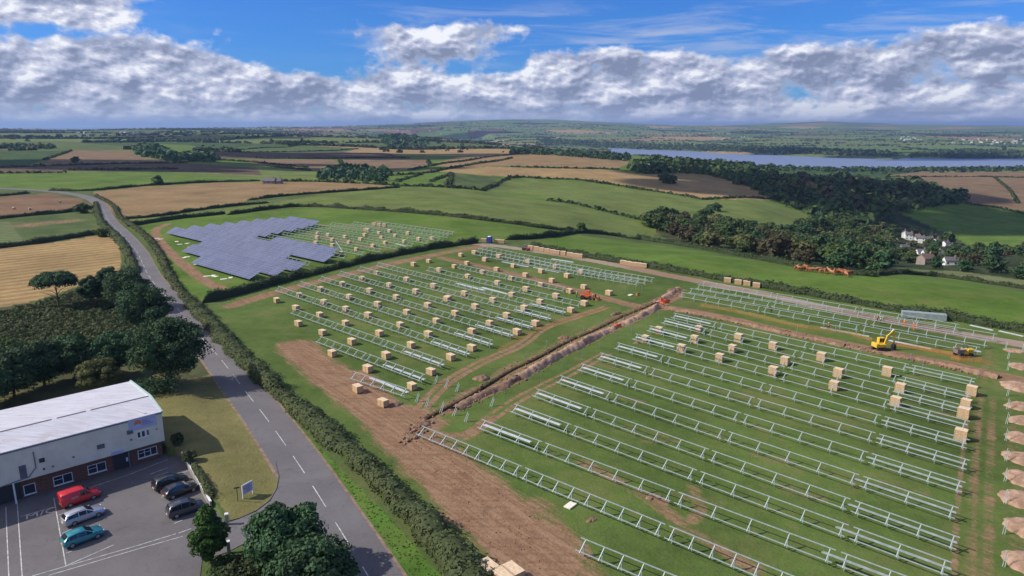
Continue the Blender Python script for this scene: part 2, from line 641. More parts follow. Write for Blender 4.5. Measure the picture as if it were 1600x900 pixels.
# polygons traced on the photograph, far to near; (colour, stripe amplitude, outline)
VERGE_G = (0.085, 0.170, 0.026)
FIELDS = [
    ((0.085, 0.120, 0.035), 0, [(0, 222), (110, 221), (160, 226), (230, 232), (140, 236), (100, 235), (0, 234)]),
    (G_BRIGHT, 0, [(225, 224), (300, 227), (315, 232), (285, 241), (240, 236)]),
    (G_DARK, 0, [(-60, 236), (110, 235), (75, 248), (40, 260), (-60, 262)]),
    (BROWN, 0, [(110, 235), (205, 236), (215, 245), (290, 254), (125, 258), (60, 259), (75, 248)]),
    (DBROWN, 0, [(-60, 262), (125, 258), (290, 255), (400, 262), (410, 274), (280, 268), (110, 268), (-60, 271)]),
    (DBROWN, 0, [(330, 238), (520, 236), (640, 246), (640, 248), (400, 248), (340, 247)]),
    (BROWN, 0, [(380, 249), (520, 249), (540, 262), (470, 267), (400, 258)]),
    (BROWN, 0, [(530, 249), (668, 249), (672, 256), (640, 265), (560, 266), (540, 258)]),
    ((0.080, 0.125, 0.035), 0, [(350, 236), (370, 230), (480, 227), (560, 232), (540, 237), (420, 239)]),
    ((0.10, 0.055, 0.042), 0, [(470, 243), (500, 238), (600, 239), (640, 247), (480, 247)]),
    (TAN2, 0, [(670, 258), (720, 244), (780, 240), (870, 237), (940, 243), (985, 254), (966, 263), (880, 261), (800, 259), (720, 262)]),
    (G_BRIGHT, 0, [(585, 276), (640, 272), (700, 271), (672, 288), (600, 288)]),
    (G_MID, 0, [(690, 286), (706, 272), (784, 277), (760, 294), (700, 292)]),
    (TAN, 0.10, [(660, 266), (740, 261), (800, 261), (878, 263), (966, 266), (1000, 272), (1080, 270), (1130, 278), (1180, 295), (1212, 313), (1100, 311), (1080, 309), (1000, 292), (900, 279), (800, 277), (730, 272)]),
    (G_OLIVE, 0, [(757, 298), (796, 279), (900, 283), (960, 290), (1000, 295), (1090, 313), (1180, 311), (1272, 336), (1230, 362), (1150, 358), (1090, 345), (1010, 335), (960, 335), (880, 315), (820, 302)]),
    (G_DARK, 0, [(1190, 266), (1300, 263), (1360, 268), (1300, 276), (1220, 275)]),
    (BROWN, 0.10, [(1380, 275), (1440, 268), (1700, 268), (1700, 340), (1600, 330), (1550, 322), (1510, 318), (1480, 292), (1430, 280)]),
    (G_BRIGHT, 0, [(1400, 330), (1440, 322), (1500, 319), (1560, 325), (1610, 336), (1700, 345), (1700, 385), (1610, 384), (1530, 394), (1500, 372), (1440, 350)]),
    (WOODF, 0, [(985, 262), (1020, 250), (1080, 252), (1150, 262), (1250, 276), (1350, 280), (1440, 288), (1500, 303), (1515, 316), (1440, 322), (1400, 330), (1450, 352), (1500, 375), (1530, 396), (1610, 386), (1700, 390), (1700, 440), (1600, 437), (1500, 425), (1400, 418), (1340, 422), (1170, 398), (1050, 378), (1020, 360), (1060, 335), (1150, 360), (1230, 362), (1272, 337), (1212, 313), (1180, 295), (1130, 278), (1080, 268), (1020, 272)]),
    (G_BRIGHT, 0, [(-80, 272), (100, 269), (250, 268), (410, 281), (395, 284), (266, 289), (131, 300), (75, 298), (-80, 292)]),
    (TAN2, 0.12, [(145, 300), (219, 292), (328, 286), (420, 284), (560, 285), (622, 292), (500, 301), (390, 311), (375, 319), (312, 327), (187, 342), (170, 325)]),
    (G_OLIVE, 0, [(187, 344), (312, 330), (422, 318), (500, 304), (610, 294), (640, 291), (700, 293), (760, 299), (820, 308), (900, 322), (960, 336), (1025, 358), (1022, 374), (900, 363), (850, 356), (750, 343), (650, 332), (560, 326), (480, 322), (356, 334), (200, 350)]),
    (G_BRIGHT, 0, [(198, 356), (266, 343), (337, 336), (356, 335), (480, 324), (560, 328), (650, 333), (750, 344), (850, 358), (905, 364), (850, 372), (780, 377), (748, 380), (700, 387), (600, 404), (500, 428), (400, 452), (320, 472), (290, 455), (262, 420), (250, 395), (235, 372)]),
    ((0.20, 0.115, 0.070), 0.10, [(-40, 311), (75, 302), (128, 312), (148, 325), (109, 330), (47, 336), (-40, 344)]),
    (G_MID, 0, [(-40, 345), (47, 337), (109, 332), (150, 326), (168, 345), (172, 362), (140, 366), (62, 379), (-40, 389)]),
    ((0.12, 0.150, 0.060), 0.25, [(-40, 349), (15, 347), (38, 378), (-40, 386)]),
    (TAN, 0.16, [(-60, 392), (62, 382), (140, 370), (172, 367), (186, 380), (190, 425), (150, 438), (60, 468), (-60, 498)]),
    (SCRUB, 0, [(-120, 500), (60, 470), (150, 440), (192, 428), (222, 430), (240, 452), (290, 515), (330, 560), (345, 590), (300, 600), (205, 596), (0, 650), (-150, 690)]),
    (G_BRIGHT, 0, [(820, 382), (850, 373), (900, 367), (1020, 382), (1100, 393), (1170, 406), (1340, 431), (1400, 427), (1500, 437), (1600, 456), (1720, 478), (1720, 540), (1600, 515), (1450, 490), (1250, 456), (1050, 422), (880, 390)]),
    ((0.165, 0.180, 0.075), 0, [(1395, 421), (1500, 424), (1600, 438), (1720, 450), (1720, 474), (1600, 452), (1500, 434), (1400, 425)]),
    (G_SITE, 0, [(330, 480), (400, 455), (500, 430), (600, 407), (700, 389), (760, 381), (880, 392), (1050, 424), (1250, 458), (1450, 492), (1720, 542), (1900, 700), (1900, 1100), (780, 1000), (700, 880), (600, 765), (480, 655), (380, 560)]),
    (VERGE_G, 0, [(300, 490), (318, 500), (345, 530), (395, 588), (440, 636), (490, 690), (545, 745), (610, 810), (680, 890), (760, 990), (640, 1000), (560, 860), (500, 770), (450, 690), (395, 610), (340, 545)]),
    (LAWN, 0, [(250, 600), (330, 585), (352, 614), (388, 655), (418, 712), (436, 745), (430, 775), (400, 800), (365, 815), (345, 790), (300, 725), (262, 700), (235, 640)]),
]
TRENCH = [(668, 653), (720, 626), (764, 601), (800, 577), (840, 560), (891, 531), (936, 513), (970, 495), (1015, 477), (1037, 466), (1060, 452)]
# bare earth drawn as soft bands round polylines: (points, half width, strength)
DIRT = [
    ([(462, 540), (500, 575), (540, 605), (590, 640), (630, 668)], 4.2, 1.0),
    ([(540, 590), (600, 650), (650, 700), (700, 745), (765, 800), (820, 855), (850, 905), (880, 960)], 4.2, 1.2),
    ([(620, 665), (700, 715), (780, 780), (850, 850), (900, 920)], 3.2, 0.85),
    ([(600, 640), (640, 650), (665, 662)], 3.5, 1.0),
    ([(840, 790), (880, 850), (920, 900)], 2.6, 0.7),
    ([(700, 592), (760, 560), (816, 538), (846, 508), (891, 495), (947, 477)], 1.9, 0.36),
    (TRENCH, 2.4, 0.62),
    ([(676, 676), (732, 682), (768, 652)], 1.0, 0.8),
    ([(1035, 480), (1090, 488), (1150, 500), (1200, 513), (1260, 526), (1320, 538), (1400, 553), (1480, 569), (1560, 587), (1620, 598)], 2.2, 1.15),
    ([(1518, 930), (1519, 800), (1525, 700), (1532, 620), (1548, 540)], 0.8, 0.5),
    ([(1543, 930), (1545, 750), (1552, 620)], 0.7, 0.55),
    ([(360, 478), (430, 457), (520, 434), (620, 410), (700, 394), (760, 384)], 2.6, 0.95),
    ([(690, 403), (760, 418), (820, 432), (880, 448), (930, 462), (960, 470), (1010, 482)], 2.0, 0.95),
    ([(262, 350), (238, 360), (255, 385), (285, 412), (320, 440), (345, 450)], 2.0, 0.95),
    ([(496, 353), (560, 353), (605, 352)], 1.6, 0.9),
    ([(480, 366), (540, 378), (620, 394), (690, 380)], 1.6, 0.8),
    ([(700, 640), (736, 622), (776, 607), (808, 590), (857, 562), (902, 540), (947, 517), (992, 497), (1026, 479), (1060, 461)], 1.7, 1.1),
    ([(640, 668), (655, 690)], 2.0, 0.9),
    ([(1005, 690), (1060, 690)], 0.8, 0.5), ([(1020, 775), (1035, 785)], 0.9, 0.8),
    ([(1080, 760), (1100, 800), (1060, 830)], 1.0, 0.55), ([(905, 720), (1000, 770), (1080, 830), (1180, 890)], 1.2, 0.6),
    ([(1545, 530), (1560, 600), (1590, 700), (1595, 800), (1600, 900)], 1.5, 0.35),
    ([(1580, 590), (1600, 610)], 2.0, 1.0),
    ([(20, 302), (50, 303)], 2.5, 1.0),
    ([(40, 352), (110, 345)], 8.0, 0.7),
]
RUTS = [([(645, 655), (672, 622), (700, 594), (760, 562), (816, 540), (846, 512), (891, 498), (947, 480)], 0.5, 0.95), ([(700, 690), (732, 680), (768, 652), (808, 624), (856, 600), (904, 576), (948, 552)], 0.4, 0.8),
        ([(1505, 940), (1508, 800), (1516, 700), (1524, 620)], 0.35, 0.6), ([(700, 800), (760, 830), (800, 870), (830, 930)], 0.5, 1.1), ([(760, 840), (800, 810), (850, 820), (870, 860)], 0.4, 0.9)]
YELLOW = [([(1095, 478), (1150, 487), (1220, 505), (1260, 513)], 1.0, 0.9), ([(1260, 513), (1330, 520), (1350, 530), (1440, 545), (1535, 566)], 1.3, 1.0),
          ([(780, 545), (846, 512), (891, 498), (947, 480)], 0.8, 0.8), ([(1500, 560), (1540, 565)], 1.6, 1.0)]
GRAVEL = [([(745, 381), (800, 387), (880, 399), (960, 413), (1030, 428), (1100, 441), (1200, 461), (1300, 483), (1400, 504), (1500, 522), (1640, 545)], 2.6, 1.1)]
DIRT += [([(700 + 12 * i, 470 + (i * 37) % 60), (760 + 12 * i, 478 + (i * 37) % 60)], 0.9, 0.42) for i in range(-14, 10, 2)]
DIRT += [([(900 + 40 * i, 560 + (i * 53) % 220), (960 + 40 * i, 575 + (i * 53) % 220)], 1.3, 0.42) for i in range(0, 15)]
TRENCH_W = smooth_line(GW(TRENCH), 1)


def offset_line(l, d):
    l = np.asarray(l)[:, :2]
    t = np.gradient(l, axis=0)
    t /= np.linalg.norm(t, axis=1)[:, None] + 1e-9
    return l + np.stack([-t[:, 1], t[:, 0]], -1) * d


def build_ground():
    # rings: even steps of view angle near, finer steps of range far away
    dl = np.concatenate([np.arange(72, 45, -1.5), np.arange(45, 6, -0.085), np.exp(np.linspace(np.log(6), np.log(0.062), 360))])
    rad = H_CAM / np.tan(np.radians(dl))
    fa = np.arange(-50, 50.01, 0.088)
    aa = np.concatenate([fa, np.arange(52, 308, 4.0)])
    na, nr = len(aa), len(rad)
    A, Rr = np.meshgrid(np.radians(aa), rad)
    X, Y = (Rr * np.sin(A)).ravel(), (Rr * np.cos(A)).ravel()
    Z = h(X, Y)
    n = len(X)
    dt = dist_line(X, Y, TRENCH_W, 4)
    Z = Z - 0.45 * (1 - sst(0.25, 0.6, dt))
    X = np.append(X, 0)
    Y = np.append(Y, 0)
    Z = np.append(Z, 0)
    i, j = np.meshgrid(np.arange(nr - 1), np.arange(na), indexing='ij')
    j2 = (j + 1) % na
    a, b, c, d = i * na + j, i * na + j2, (i + 1) * na + j2, (i + 1) * na + j
    faces = np.stack([a, d, c, b], -1).reshape(-1, 4)
    me = bpy.data.meshes.new('ground')
    me.vertices.add(n + 1)
    me.vertices.foreach_set('co', np.stack([X, Y, Z], -1).astype(np.float32).ravel())
    tri = np.stack([np.full(na, n), np.arange(na), (np.arange(na) + 1) % na], -1)[:, [0, 2, 1]]
    nl = faces.size + tri.size
    me.loops.add(nl)
    me.loops.foreach_set('vertex_index', np.concatenate([faces.ravel(), tri.ravel()]).astype(np.int32))
    me.polygons.add(len(faces) + na)
    me.polygons.foreach_set('loop_start', np.concatenate([np.arange(0, faces.size, 4), faces.size + np.arange(0, tri.size, 3)]).astype(np.int32))
    me.update(calc_edges=True)
    me.polygons.foreach_set('use_smooth', np.ones(len(me.polygons), bool))
    col = np.empty((n + 1, 3))
    # default: patchwork of the far country
    rs = np.random.default_rng(5)
    g = 480.0
    ci, cj = np.floor(X / g).astype(np.int64), np.floor(Y / g).astype(np.int64)

    def hsh(a, b, k):
        v = np.sin(a * 127.1 + b * 311.7 + k * 74.7) * 43758.5453
        return v - np.floor(v)
    best = np.full(n + 1, 1e18)
    second = np.full(n + 1, 1e18)
    cid = np.zeros(n + 1)
    for da in (-1, 0, 1):
        for db in (-1, 0, 1):
            sx = (ci + da + hsh(ci + da, cj + db, 1)) * g
            sy = (cj + db + hsh(ci + da, cj + db, 2)) * g
            dd = np.hypot(X - sx, Y - sy)
            idv = hsh(ci + da, cj + db, 3)
            up = dd < best
            second = np.where(up, best, np.minimum(second, dd))
            cid = np.where(up, idv, cid)
            best = np.where(up, dd, best)
    pal = np.array([G_BRIGHT, G_MID, G_OLIVE, (0.12, 0.18, 0.05), TAN2, G_BRIGHT, G_OLIVE, G_MID, (0.12, 0.16, 0.06), G_DARK, DBROWN, G_OLIVE, TAN, (0.10, 0.16, 0.05), G_OLIVE, WOODF])
    col[:] = pal[np.minimum((cid * 16).astype(int), 15)]
    r = np.hypot(X, Y)
    near = r < 420
    col[near] = G_MID
    lum = (col @ np.array([.3, .6, .1]))
    stripe = np.zeros(n + 1)
    amp = np.zeros(n + 1)
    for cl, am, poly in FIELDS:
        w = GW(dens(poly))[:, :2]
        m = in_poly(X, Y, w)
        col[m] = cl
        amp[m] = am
        if am:
            dv = w.max(0) - w.min(0)
            e = w[len(w) // 4] - w[0]
            e = e / (np.linalg.norm(e) + 1e-9)
            stripe[m] = X[m] * -e[1] + Y[m] * e[0]
    dirt = np.zeros(n + 1)
    for pts, wd, s in DIRT:
        l = smooth_line(GW(pts), 2)
        d_ = dist_line(X, Y, l, wd * 2.4)
        dirt = np.maximum(dirt, s * (1 - sst(wd * 0.35, wd * 1.7, d_)))
    for pts, wd, s in RUTS:
        l = smooth_line(GW(pts), 2)
        for off in (-0.85, 0.85):
            d_ = dist_line(X, Y, offset_line(l, off), 2.0)
            dirt = np.maximum(dirt, s * (1 - sst(wd * 0.5, wd * 1.8, d_)))
    yel = np.zeros(n + 1)
    for pts, wd, s in YELLOW:
        d_ = dist_line(X, Y, smooth_line(GW(pts), 1), wd * 2.4)
        yel = np.maximum(yel, s * (1 - sst(wd * 0.35, wd * 1.6, d_)))
    grav = np.zeros(n + 1)
    for pts, wd, s in GRAVEL:
        d_ = dist_line(X, Y, smooth_line(GW(pts), 1), wd * 2.4)
        grav = np.maximum(grav, s * (1 - sst(wd * 0.5, wd * 1.4, d_)))
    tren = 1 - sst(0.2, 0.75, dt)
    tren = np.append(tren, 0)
    col4 = np.concatenate([col, np.ones((n + 1, 1))], 1)
    at = me.attributes.new('Col', 'FLOAT_COLOR', 'POINT')
    at.data.foreach_set('color', col4.astype(np.float32).ravel())
    for nm, ar in (('Dirt', dirt), ('Stripe', stripe), ('Amp', amp), ('Grav', grav), ('Tren', tren[:n + 1]), ('Yel', yel)):
        q = me.attributes.new(nm, 'FLOAT', 'POINT')
        q.data.foreach_set('value', ar.astype(np.float32))
    m = bpy.data.materials.new('ground')
    m.use_nodes = True
    w = NT(m.node_tree)
    bs = w.n['Principled BSDF']

    def A_(nm):
        return w.node('ShaderNodeAttribute', attribute_name=nm)
    geo = w.node('ShaderNodeNewGeometry')
    pos = geo.outputs['Position']
    n1 = w.noise(pos, 0.035, 6, 0.6)
    n2 = w.noise(pos, 0.35, 6, 0.65, 0.3)
    n3 = w.noise(pos, 2.6, 5, 0.7)
    c = A_('Col').outputs['Color']
    v = w.math('ADD', w.math('MULTIPLY', n1, 0.9), w.math('ADD', w.math('MULTIPLY', n2, 0.55), w.math('MULTIPLY', n3, 0.45)))
    v = w.mapr(v, 0.62, 1.28, 0.50, 1.50, smooth=False)
    c = w.mix(1.0, c, w.comb(v, v, v), 'MULTIPLY')
    c = w.mix(w.mapr(w.noise(pos, 0.07, 7, 0.72, 0.7), 0.46, 0.70, 0.0, 0.50), c, (0.185, 0.165, 0.060))
    c = w.mix(w.mapr(w.noise(pos, 0.16, 7, 0.75, 0.4), 0.54, 0.74, 0.0, 0.45), c, (0.060, 0.110, 0.022))
    c = w.mix(w.mapr(w.math('ADD', w.noise(pos, 0.6, 6, 0.7, 0.4), w.math('MULTIPLY', w.math('SUBTRACT', n1, 0.5), 0.5)), 0.56, 0.74, 0.0, 0.5), c, (0.20, 0.155, 0.075))
    c = w.mix(w.mapr(w.noise(pos, 1.3, 5, 0.7), 0.55, 0.75, 0.0, 0.45), c, (0.050, 0.090, 0.018))
    # crop lines
    st = w.math('SINE', w.math('MULTIPLY', w.math('ADD', A_('Stripe').outputs['Fac'], w.math('MULTIPLY', n2, 0.8)), 1.15))
    sv = w.math('ADD', 1.0, w.math('MULTIPLY', st, A_('Amp').outputs['Fac']))
    c = w.mix(1.0, c, w.comb(sv, sv, sv), 'MULTIPLY')
    # worn grass, bare earth
    # streaks of wheels running along the haul way, broken by noise
    mp = w.node('ShaderNodeMapping')
    mp.vector_type = 'TEXTURE'
    mp.inputs['Rotation'].default_value = (0, 0, R(-50))
    mp.inputs['Scale'].default_value = (7.0, 0.7, 1)
    w.l.new(pos, mp.inputs['Vector'])
    sk = w.noise(mp.outputs[0], 1.0, 6, 0.62, 0.7)
    rg = w.node('ShaderNodeTexWave', wave_type='RINGS')
    mq = w.node('ShaderNodeMapping')
    mq.inputs['Location'].default_value = (14.0, -78.0, 0)
    w.l.new(pos, mq.inputs['Vector'])
    w.l.new(mq.outputs[0], rg.inputs['Vector'])
    rg.inputs['Scale'].default_value = 0.22
    rg.inputs['Distortion'].default_value = 5.0
    rg.inputs['Detail'].default_value = 4
    rg.inputs['Detail Scale'].default_value = 0.35
    dn = w.math('ADD', A_('Dirt').outputs['Fac'], w.math('MULTIPLY', w.math('SUBTRACT', w.noise(pos, 0.16, 8, 0.72, 0.8), 0.5), 1.25))
    dn = w.math('ADD', dn, w.math('MULTIPLY', w.math('SUBTRACT', sk, 0.5), 0.9))
    dn = w.math('ADD', dn, w.math('MULTIPLY', w.math('SUBTRACT', n3, 0.5), 0.45))
    dm = w.mapr(dn, 0.30, 0.86)
    dcol = w.mix(w.mapr(n3, 0.3, 0.7), (0.185, 0.105, 0.058), (0.310, 0.185, 0.108))
    dcol = w.mix(w.mapr(sk, 0.42, 0.62, 0.0, 0.55), dcol, (0.370, 0.235, 0.145))
    dcol = w.mix(w.math('MULTIPLY', w.mapr(rg.outputs['Fac'], 0.6, 0.95), w.mapr(n2, 0.35, 0.6, 0.0, 0.35)), dcol, (0.150, 0.085, 0.052))
    dcol = w.mix(w.mapr(n2, 0.5, 0.72, 0.0, 0.55), dcol, (0.155, 0.088, 0.052))
    c = w.mix(dm, c, dcol)
    gm = w.mapr(w.math('ADD', A_('Grav').outputs['Fac'], w.math('MULTIPLY', w.math('SUBTRACT', n2, 0.5), 0.6)), 0.35, 0.6)
    c = w.mix(gm, c, w.mix(w.mapr(n1, 0.35, 0.65), (0.27, 0.18, 0.125), (0.36, 0.28, 0.22)))
    ym = w.mapr(w.math('ADD', A_('Yel').outputs['Fac'], w.math('MULTIPLY', w.math('SUBTRACT', n2, 0.5), 0.6)), 0.35, 0.85, 0.0, 0.8)
    c = w.mix(ym, c, (0.22, 0.145, 0.04))
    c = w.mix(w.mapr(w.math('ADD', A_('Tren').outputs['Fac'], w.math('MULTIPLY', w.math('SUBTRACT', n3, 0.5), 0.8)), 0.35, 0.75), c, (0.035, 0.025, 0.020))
    w.l.new(c, bs.inputs['Base Color'])
    bs.inputs['Roughness'].default_value = 0.95
    bs.inputs['Specular IOR Level'].default_value = 0.1
    bp = w.node('ShaderNodeBump')
    bp.inputs['Strength'].default_value = 0.5
    bp.inputs['Distance'].default_value = 0.25
    w.l.new(w.math('ADD', n3, w.math('MULTIPLY', n2, 1.5)), bp.inputs['Height'])
    w.l.new(bp.outputs[0], bs.inputs['Normal'])
    me.materials.append(m)
    tag(link('ground', me), 'patchwork of fields and rolling farmland out to the horizon', None, None, 'structure')


build_ground()

# water
wm = bpy.data.materials.new('water')
wm.use_nodes = True
wnt = NT(wm.node_tree)
_b = wnt.n['Principled BSDF']
_b.inputs['Base Color'].default_value = (0.22, 0.25, 0.32, 1)
_b.inputs['Roughness'].default_value = 0.35
_b.inputs['Specular IOR Level'].default_value = 0.6
_g = wnt.node('ShaderNodeNewGeometry')
_bp = wnt.node('ShaderNodeBump')
_bp.inputs['Strength'].default_value = 0.3
wnt.l.new(wnt.noise(_g.outputs['Position'], 0.3, 4), _bp.inputs['Height'])
wnt.l.new(_bp.outputs[0], _b.inputs['Normal'])
for nm, wl, lb in (('estuary', WATER_W[0], 'wide calm estuary crossing the valley right of centre'), ('creek', WATER_W[1], 'small pale reach of water between two dark hills')):
    cx, cy = np.mean(wl, 0)
    sc = 1.06
    v = [(cx + (a - cx) * sc, cy + (b - cy) * (1.0 + (sc - 1)), WATER_Z) for a, b in wl]
    me = bpy.data.meshes.new(nm)
    me.from_pydata(v, [], [list(range(len(v)))])
    me.materials.append(wm)
    tag(link(nm, me), lb, None, None, 'structure')

# haze
hm = bpy.data.materials.new('haze')
hm.use_nodes = True
hm.node_tree.nodes.remove(hm.node_tree.nodes['Principled BSDF'])
pv = hm.node_tree.nodes.new('ShaderNodeVolumePrincipled')
pv.inputs['Color'].default_value = (0.42, 0.62, 1.0, 1)
pv.inputs['Density'].default_value = 0.000065
pv.inputs['Anisotropy'].default_value = 0.2
hm.node_tree.links.new(pv.outputs[0], hm.node_tree.nodes['Material Output'].inputs['Volume'])
hb = MB().box(-42000, 42000, -42000, 42500, -100, 190)
tag(hb.build('haze', hm), 'thin pale blue haze over the far hills', None, None, 'stuff')
# ---------------------------------------------------------------- roads, car park, verges
def asphalt(name, base, light):
    m = mat(name, base, 0.88, 0, 0.1, 0.5)
    w = NT(m.node_tree)
    bs = w.n['Principled BSDF']
    g = w.node('ShaderNodeNewGeometry').outputs['Position']
    big = w.noise(g, 0.10, 5, 0.65, 0.4)
    fin = w.noise(g, 9.0, 4, 0.7)
    mid = w.noise(g, 0.7, 6, 0.7, 0.8)
    c = w.mix(w.mapr(big, 0.35, 0.65), base, light)
    c = w.mix(w.mapr(fin, 0.3, 0.7, 0, 0.35), c, tuple(q * 1.45 for q in light))
    c = w.mix(w.mapr(mid, 0.55, 0.7, 0, 0.45), c, tuple(q * 0.72 for q in base))
    crk = w.node('ShaderNodeTexVoronoi', feature='DISTANCE_TO_EDGE')
    w.l.new(g, crk.inputs['Vector'])
    crk.inputs['Scale'].default_value = 0.07
    ck = w.math('MULTIPLY', w.mapr(crk.outputs['Distance'], 0.0, 0.004, 0.35, 0.0), w.mapr(mid, 0.4, 0.55))
    c = w.mix(ck, c, (0.03, 0.03, 0.03))
    w.l.new(c, bs.inputs['Base Color'])
    return m


M_ROAD = asphalt('road asphalt', (0.112, 0.102, 0.104), (0.150, 0.138, 0.140))
M_LOT = asphalt('car park asphalt', (0.100, 0.090, 0.093), (0.140, 0.128, 0.128))
M_PAINT = mat('road paint', (0.62, 0.62, 0.60), 0.7, 0, 0.1, 2.0, (0.34, 0.33, 0.32))
M_KERB = mat('kerb stone', (0.30, 0.28, 0.26), 0.9, 0, 0.15, 1.0)
M_EDGE = mat('road edge grit', (0.24, 0.17, 0.12), 0.95, 0, 0.2, 0.8)

ROAD_PX = [(-60, 292), (20, 295), (60, 297), (100, 301), (135, 307), (154, 316), (161, 327), (165, 338), (173, 350), (189, 364), (205, 382), (217, 398), (226, 420), (238, 440), (254, 458), (272, 476), (291, 500), (312, 525), (338, 553), (362, 583), (384, 613), (408, 643), (430, 673), (467, 726), (500, 778), (536, 836), (570, 892), (604, 950), (640, 1010)]
ROAD_W = smooth_line(GW(ROAD_PX), 2)


def offset_line(l, d):
    t = np.gradient(l, axis=0)
    t /= np.linalg.norm(t, axis=1)[:, None] + 1e-9
    return l + np.stack([-t[:, 1], t[:, 0]], -1) * d


def strip(name, line, d0, d1, lift, m, label=None, kind=None, parent=None):
    a, b = offset_line(line, d0), offset_line(line, d1)
    k = 4
    pts = [a * (1 - i / k) + b * i / k for i in range(k + 1)]
    V = np.concatenate([np.concatenate([p, (h(p[:, 0], p[:, 1]) + lift)[:, None]], 1) for p in pts])
    n = len(line)
    F = [[j * n + i, j * n + i + 1, (j + 1) * n + i + 1, (j + 1) * n + i] for j in range(k) for i in range(n - 1)]
    o = link(name, np_mesh(name, V, F, m, True), None, parent)
    return tag(o, label, None, None, kind)


rl = resample(ROAD_W, 2.0)
strip('road', rl, 3.2, -3.2, 0.07, M_ROAD, 'grey two-lane road curving past the car park towards the fields', 'structure')
strip('road_edge', rl, 3.65, -3.65, 0.035, M_EDGE, 'gritty brown margin along both sides of the road', 'structure')

# junction apron and car park (world outline from the traced ground outline)
LOT_PX = [(-60, 792), (-5, 782), (30, 774), (140, 742), (262, 708), (283, 712), (303, 740), (328, 783), (352, 815), (345, 835), (318, 862), (312, 905), (320, 1010), (-120, 1010), (-120, 820)]
APR_PX = [(328, 800), (352, 818), (372, 812), (400, 800), (423, 783), (434, 762), (437, 742), (430, 715), (460, 700), (480, 740), (520, 800), (560, 868), (520, 880), (480, 850), (440, 800), (400, 840), (358, 862), (320, 875), (316, 840)]


def flat_poly(name, px, z, m, label=None, kind=None, dens_=30):
    w = [plane(a, b, 0) for a, b in px]
    me = bpy.data.meshes.new(name)
    me.from_pydata([(a, b, z) for a, b in w], [], [list(range(len(w)))])
    me.materials.append(m)
    bm = bmesh.new()
    bm.from_mesh(me)
    bmesh.ops.triangulate(bm, faces=bm.faces)
    for f in bm.faces:
        if f.normal.z < 0:
            f.normal_flip()
    bm.to_mesh(me)
    bm.free()
    return tag(link(name, me), label, None, None, kind)


flat_poly('car_park', LOT_PX, 0.050, M_LOT, 'asphalt car park with white bay markings', 'structure')
flat_poly('driveway', APR_PX, 0.060, M_ROAD, 'worn asphalt driveway joining the road to the car park', 'structure')


def px_line(mb, pts, wd, z, dash=None):
    w = [Vector((*plane(a, b, z), z)) for a, b in pts]
    for a, b in zip(w[:-1], w[1:]):
        t = (b - a).normalized()
        n = Vector((-t.y, t.x, 0)) * wd / 2
        mb.quad(a + n, a - n, b - n, b + n)


marks = MB()
for ln in [[(84, 778), (103, 884)], [(76, 899), (216, 857.5), (285.8, 837.8)], [(50, 900), (216, 852), (275, 834)], [(279, 833), (299, 825.5)], [(92, 804.3), (106, 799.5)], [(95.5, 818.2), (108, 814)], [(97, 833.5), (113, 826)], [(103, 864.5), (112, 861)],
           [(103, 884), (178, 851)], [(241, 753), (296, 735)], [(252, 777.2), (262, 773.6)], [(258.2, 789.8), (285, 780.5)], [(272, 818), (285, 812.5)], [(26, 774), (35, 905)], [(9, 792), (14, 905)],
           [(104, 806), (118, 800)], [(234, 741), (262, 731)], [(140, 762), (200, 742), (262, 718)], [(32, 807), (84, 792)]]:
    px_line(marks, ln, 0.10, 0.066)
px_line(marks, [(303.6, 740), (328.4, 783.6)], 0.16, 0.066)
o = marks.build('bay_markings', M_PAINT)
tag(o, 'white painted bay lines on the car park', None, None, 'structure')
# M/C lettering of the motorcycle bay
fc = bpy.data.curves.new('lettering', 'FONT')
fc.body = 'M/C'
fc.size = 1.9
fc.extrude = 0.001
fc.materials.append(M_PAINT)
fo = link('bay_lettering', fc)
a, b = Vector((*plane(39, 813, 0), 0)), Vector((*plane(80, 802, 0), 0))
fo.location = (a.x, a.y, 0.068)
fo.rotation_euler = (0, 0, math.atan2(b.y - a.y, b.x - a.x))
tag(fo, 'painted letters M/C on the motorcycle bay', None, None, 'structure')

# centre dashes on the road
dm = MB()
L = resample(ROAD_W, 0.5)
s = 0.0
ref = np.array(plane(460, 713))
k0 = int(np.argmin(np.hypot(*(L - ref).T)))
per, dash = 20, 12
for k in range(-40, 8):
    i0 = k0 + k * per
    # traced dashes are about 6 m long with 4 m gaps
    if i0 < 2 or i0 + dash >= len(L):
        continue
    for q in range(i0, i0 + dash):
        a, b = L[q], L[q + 1]
        t = (b - a) / np.linalg.norm(b - a)
        nn = np.array([-t[1], t[0]]) * 0.06
        z0, z1 = hz(*a) + 0.095, hz(*b) + 0.095
        dm.quad((*(a + nn), z0), (*(a - nn), z0), (*(b - nn), z1), (*(b + nn), z1))
tag(dm.build('centre_line', M_PAINT), 'white dashed centre line of the road', None, None, 'structure')

# kerb along lawn and along the right edge of the car park
kb = MB()
kl = resample([plane(*p) for p in [(352, 816), (372, 811), (400, 799), (421, 783), (432, 764), (435.5, 745), (430, 722)]], 0.8)
for a, b in zip(kl[:-1], kl[1:]):
    kb.bar((a[0], a[1], 0.06), (b[0], b[1], 0.06), 0.12, 0.14)
tag(kb.build('lawn_kerb', mat('weathered kerb', (0.13, 0.12, 0.10), 0.95, 0, 0.2, 1.0)), 'low curved kerb edging the dry lawn at the driveway mouth', 'kerb')
